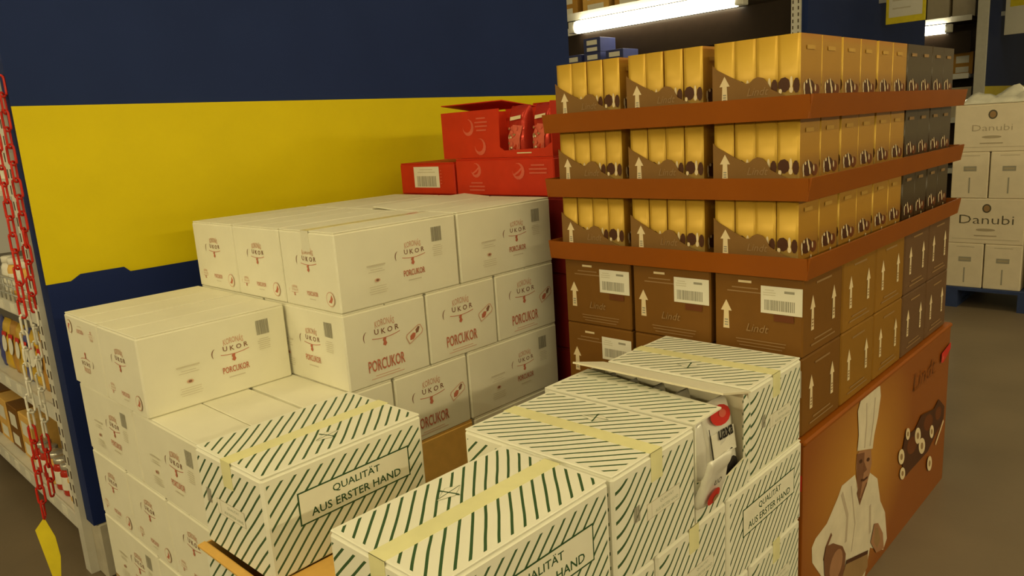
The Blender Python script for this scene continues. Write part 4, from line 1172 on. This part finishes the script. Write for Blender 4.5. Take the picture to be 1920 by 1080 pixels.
for i in range(3):
    small_box(f'ochre carton with pale labels, {["first","second","third"][i]} from the far right post in the background', -2.93-0.30*i, 12.40, 1.7405, 0.26, 0.25, 0.30, M_bagO, 'ochre cartons on the far shelf', True)
    small_box(f'pale carton above the far tube lamp, {["first","second","third"][i]} from the post', -2.95-0.32*i, 12.40, 2.5005, 0.28, 0.25, 0.50, M_wine, 'pale cartons above the far lamp')
    small_box(f'pale carton low on the far shelf, {["first","second","third"][i]} from the post', -2.95-0.32*i, 12.40, 1.1505, 0.30, 0.25, 0.42, M_wine, 'pale cartons low on the far shelf')

# price signs on the end panels
def sign(label, y, x0, x1, z0, z1, top=False):
    """Flag sign standing out from an end panel, its face to the near side."""
    w, h = x1-x0, z1-z0
    r = root('price_sign', label, 'sign', ((x0+x1)/2, y, z0), 0, 'price signs')
    mb = MB(); mb.box(-w/2, 0, 0, w/2, 0.015, h, c=0.003); link('frame', mb.mesh('frame', [M_label if top else M_tagyel]), r)
    p = Print()
    if top: p.rect(0.02, h*0.78, w*0.86, h*0.30, M_tagyel)
    else: p.rect(0, h*0.52, w*0.84, h*0.78, M_label); p.lines(-w*0.1, h*0.62, w*0.5, 3, h*0.16, M_faint_ink, t=h*0.03)
    link('printed_paper', p.mesh('printed_paper'), r, Matrix(((1, 0, 0, 0), (0, 0, -1, 0), (0, 1, 0, 0), (0, 0, 0, 1))))
    link('bracket', MB().box(-w/2-0.07, 0.003, h*0.45, -w/2, 0.012, h*0.55).mesh('bracket', [M_steel]), r)
sign('yellow-framed price sign standing out from the blue end panel above the brown display', 8.0, -2.583, -2.236, 2.144, 2.60)
sign('grey and yellow price sign at the top right corner', 13.0, -2.60, -2.10, 2.255, 2.85, True)

# ------------------------------------------------------------------ wine cartons at the right
pallet(-1.42, -0.42, 5.74, 6.54, 0.14, M_bluewood, 'blue pallet under the wine cartons at the right edge')
def wine_print(kind, w, faint=False):
    p = Print(); h = 0.305; ink = M_faint3 if faint else M_darkgrey
    if kind == 'big':
        p.ell(0, h*0.78, 0.026, 0.030, M_darkgrey); p.ell(0, h*0.78, 0.018, 0.021, M_tan)
        p.text('Danubi', 0, h*0.44, w*(0.72 if not faint else 0.52), h*(0.19 if not faint else 0.13), ink, bold=-0.01)
        p.ell(0, h*0.31, w*0.13, h*0.03, M_faint3); p.rect(0, h*0.18, w*0.30, h*0.022, M_faint3)
        p.rect(0, h*0.10, w*0.9, 0.002, M_faint3)
    else:
        p.rect(0, h*0.92, w*0.5, 0.003, M_faint3)
        p.rect(0, h*0.64, 0.075, 0.032, M_grey_ink); p.rect(0, h*0.64, 0.06, 0.012, M_faint3)
        p.rect(0, h*0.28, 0.008, h*0.34, M_grey_ink)
    return p.mesh('printed_front')
M_darkgrey = mat('dark_grey_ink', (0.10, 0.085, 0.055), 0.6)
M_faint3 = mat('grey_brown_ink', (0.42, 0.35, 0.23), 0.6)
def wine(label, x0, x1, k, kind):
    z0 = 0.141+0.305*k
    r, L, W, H = make_carton('wine_carton', label, 'carton', 'wine cartons on the blue pallet', x0, x1, 5.76, 6.10 if kind == 'big' else 6.16, z0, z0+0.305, 'X', [M_wine])
    link('printed_front', cached(('wp', kind, round(L, 2), k == 3), lambda: wine_print(kind, L, k == 3)), BODY[r.name], face_M('-y', L, W, H))
WXs = (-1.402, -0.962)
wine('top white wine carton with a small crest, under the stretch film', WXs[0], WXs[1], 3, 'big')
wine('white wine carton with large lettering, second layer from the floor but one', WXs[0], WXs[1], 1, 'big')
for k, nm in ((2, 'just under the top carton'), (0, 'at the bottom of the pallet')):
    wine(f'narrow wine carton on the left, {nm}', WXs[0], -1.184, k, 'small')
    wine(f'narrow wine carton on the right, {nm}', -1.180, WXs[1], k, 'small')
for k in range(4):
    wine(f'wine carton cut by the right picture edge, {["lowest", "second from the floor", "third from the floor", "topmost"][k]}', -0.930, -0.49, k, 'big' if k % 2 else 'small')
# crumpled stretch film on top
def film():
    mb = MB(); nx, ny = 26, 10; V = []; F = []
    for i in range(nx+1):
        for j in range(ny+1):
            u, v = i/nx, j/ny
            x = -0.44+0.90*u; y = -0.16+0.34*v
            e_ = math.sin(math.pi*min(1, max(0, u)))**0.5*math.sin(math.pi*v)**0.5
            q = Vector((x*6, y*6, 1.3))
            z = 0.006 + e_*(0.010 + 0.14*abs(noise.noise(q)) + 0.07*abs(noise.noise(q*2.7)))
            V.append((x, y, z))
    for i in range(nx):
        for j in range(ny):
            a = i*(ny+1)+j; F.append((a, a+ny+1, a+ny+2, a+1))
    n0 = len(V); V += [(x, y, 0.0) for x, y, z in V]
    F += [tuple(i+n0 for i in f[::-1]) for f in F[:]]
    per = [i*(ny+1) for i in range(nx+1)] + [nx*(ny+1)+j for j in range(1, ny+1)] + [i*(ny+1)+ny for i in range(nx-1, -1, -1)] + [j for j in range(ny-1, 0, -1)]
    for a, b_ in zip(per, per[1:]+per[:1]): F.append((a, a+n0, b_+n0, b_))
    mb.add(V, F, 0, True); return mb.mesh('stretch_film', [M_film])
tag(link('stretch_film', film(), None, T((-0.96, 5.94, 0.141+0.305*4+0.002))), 'crumpled grey stretch film lying on the wine cartons', 'plastic film')
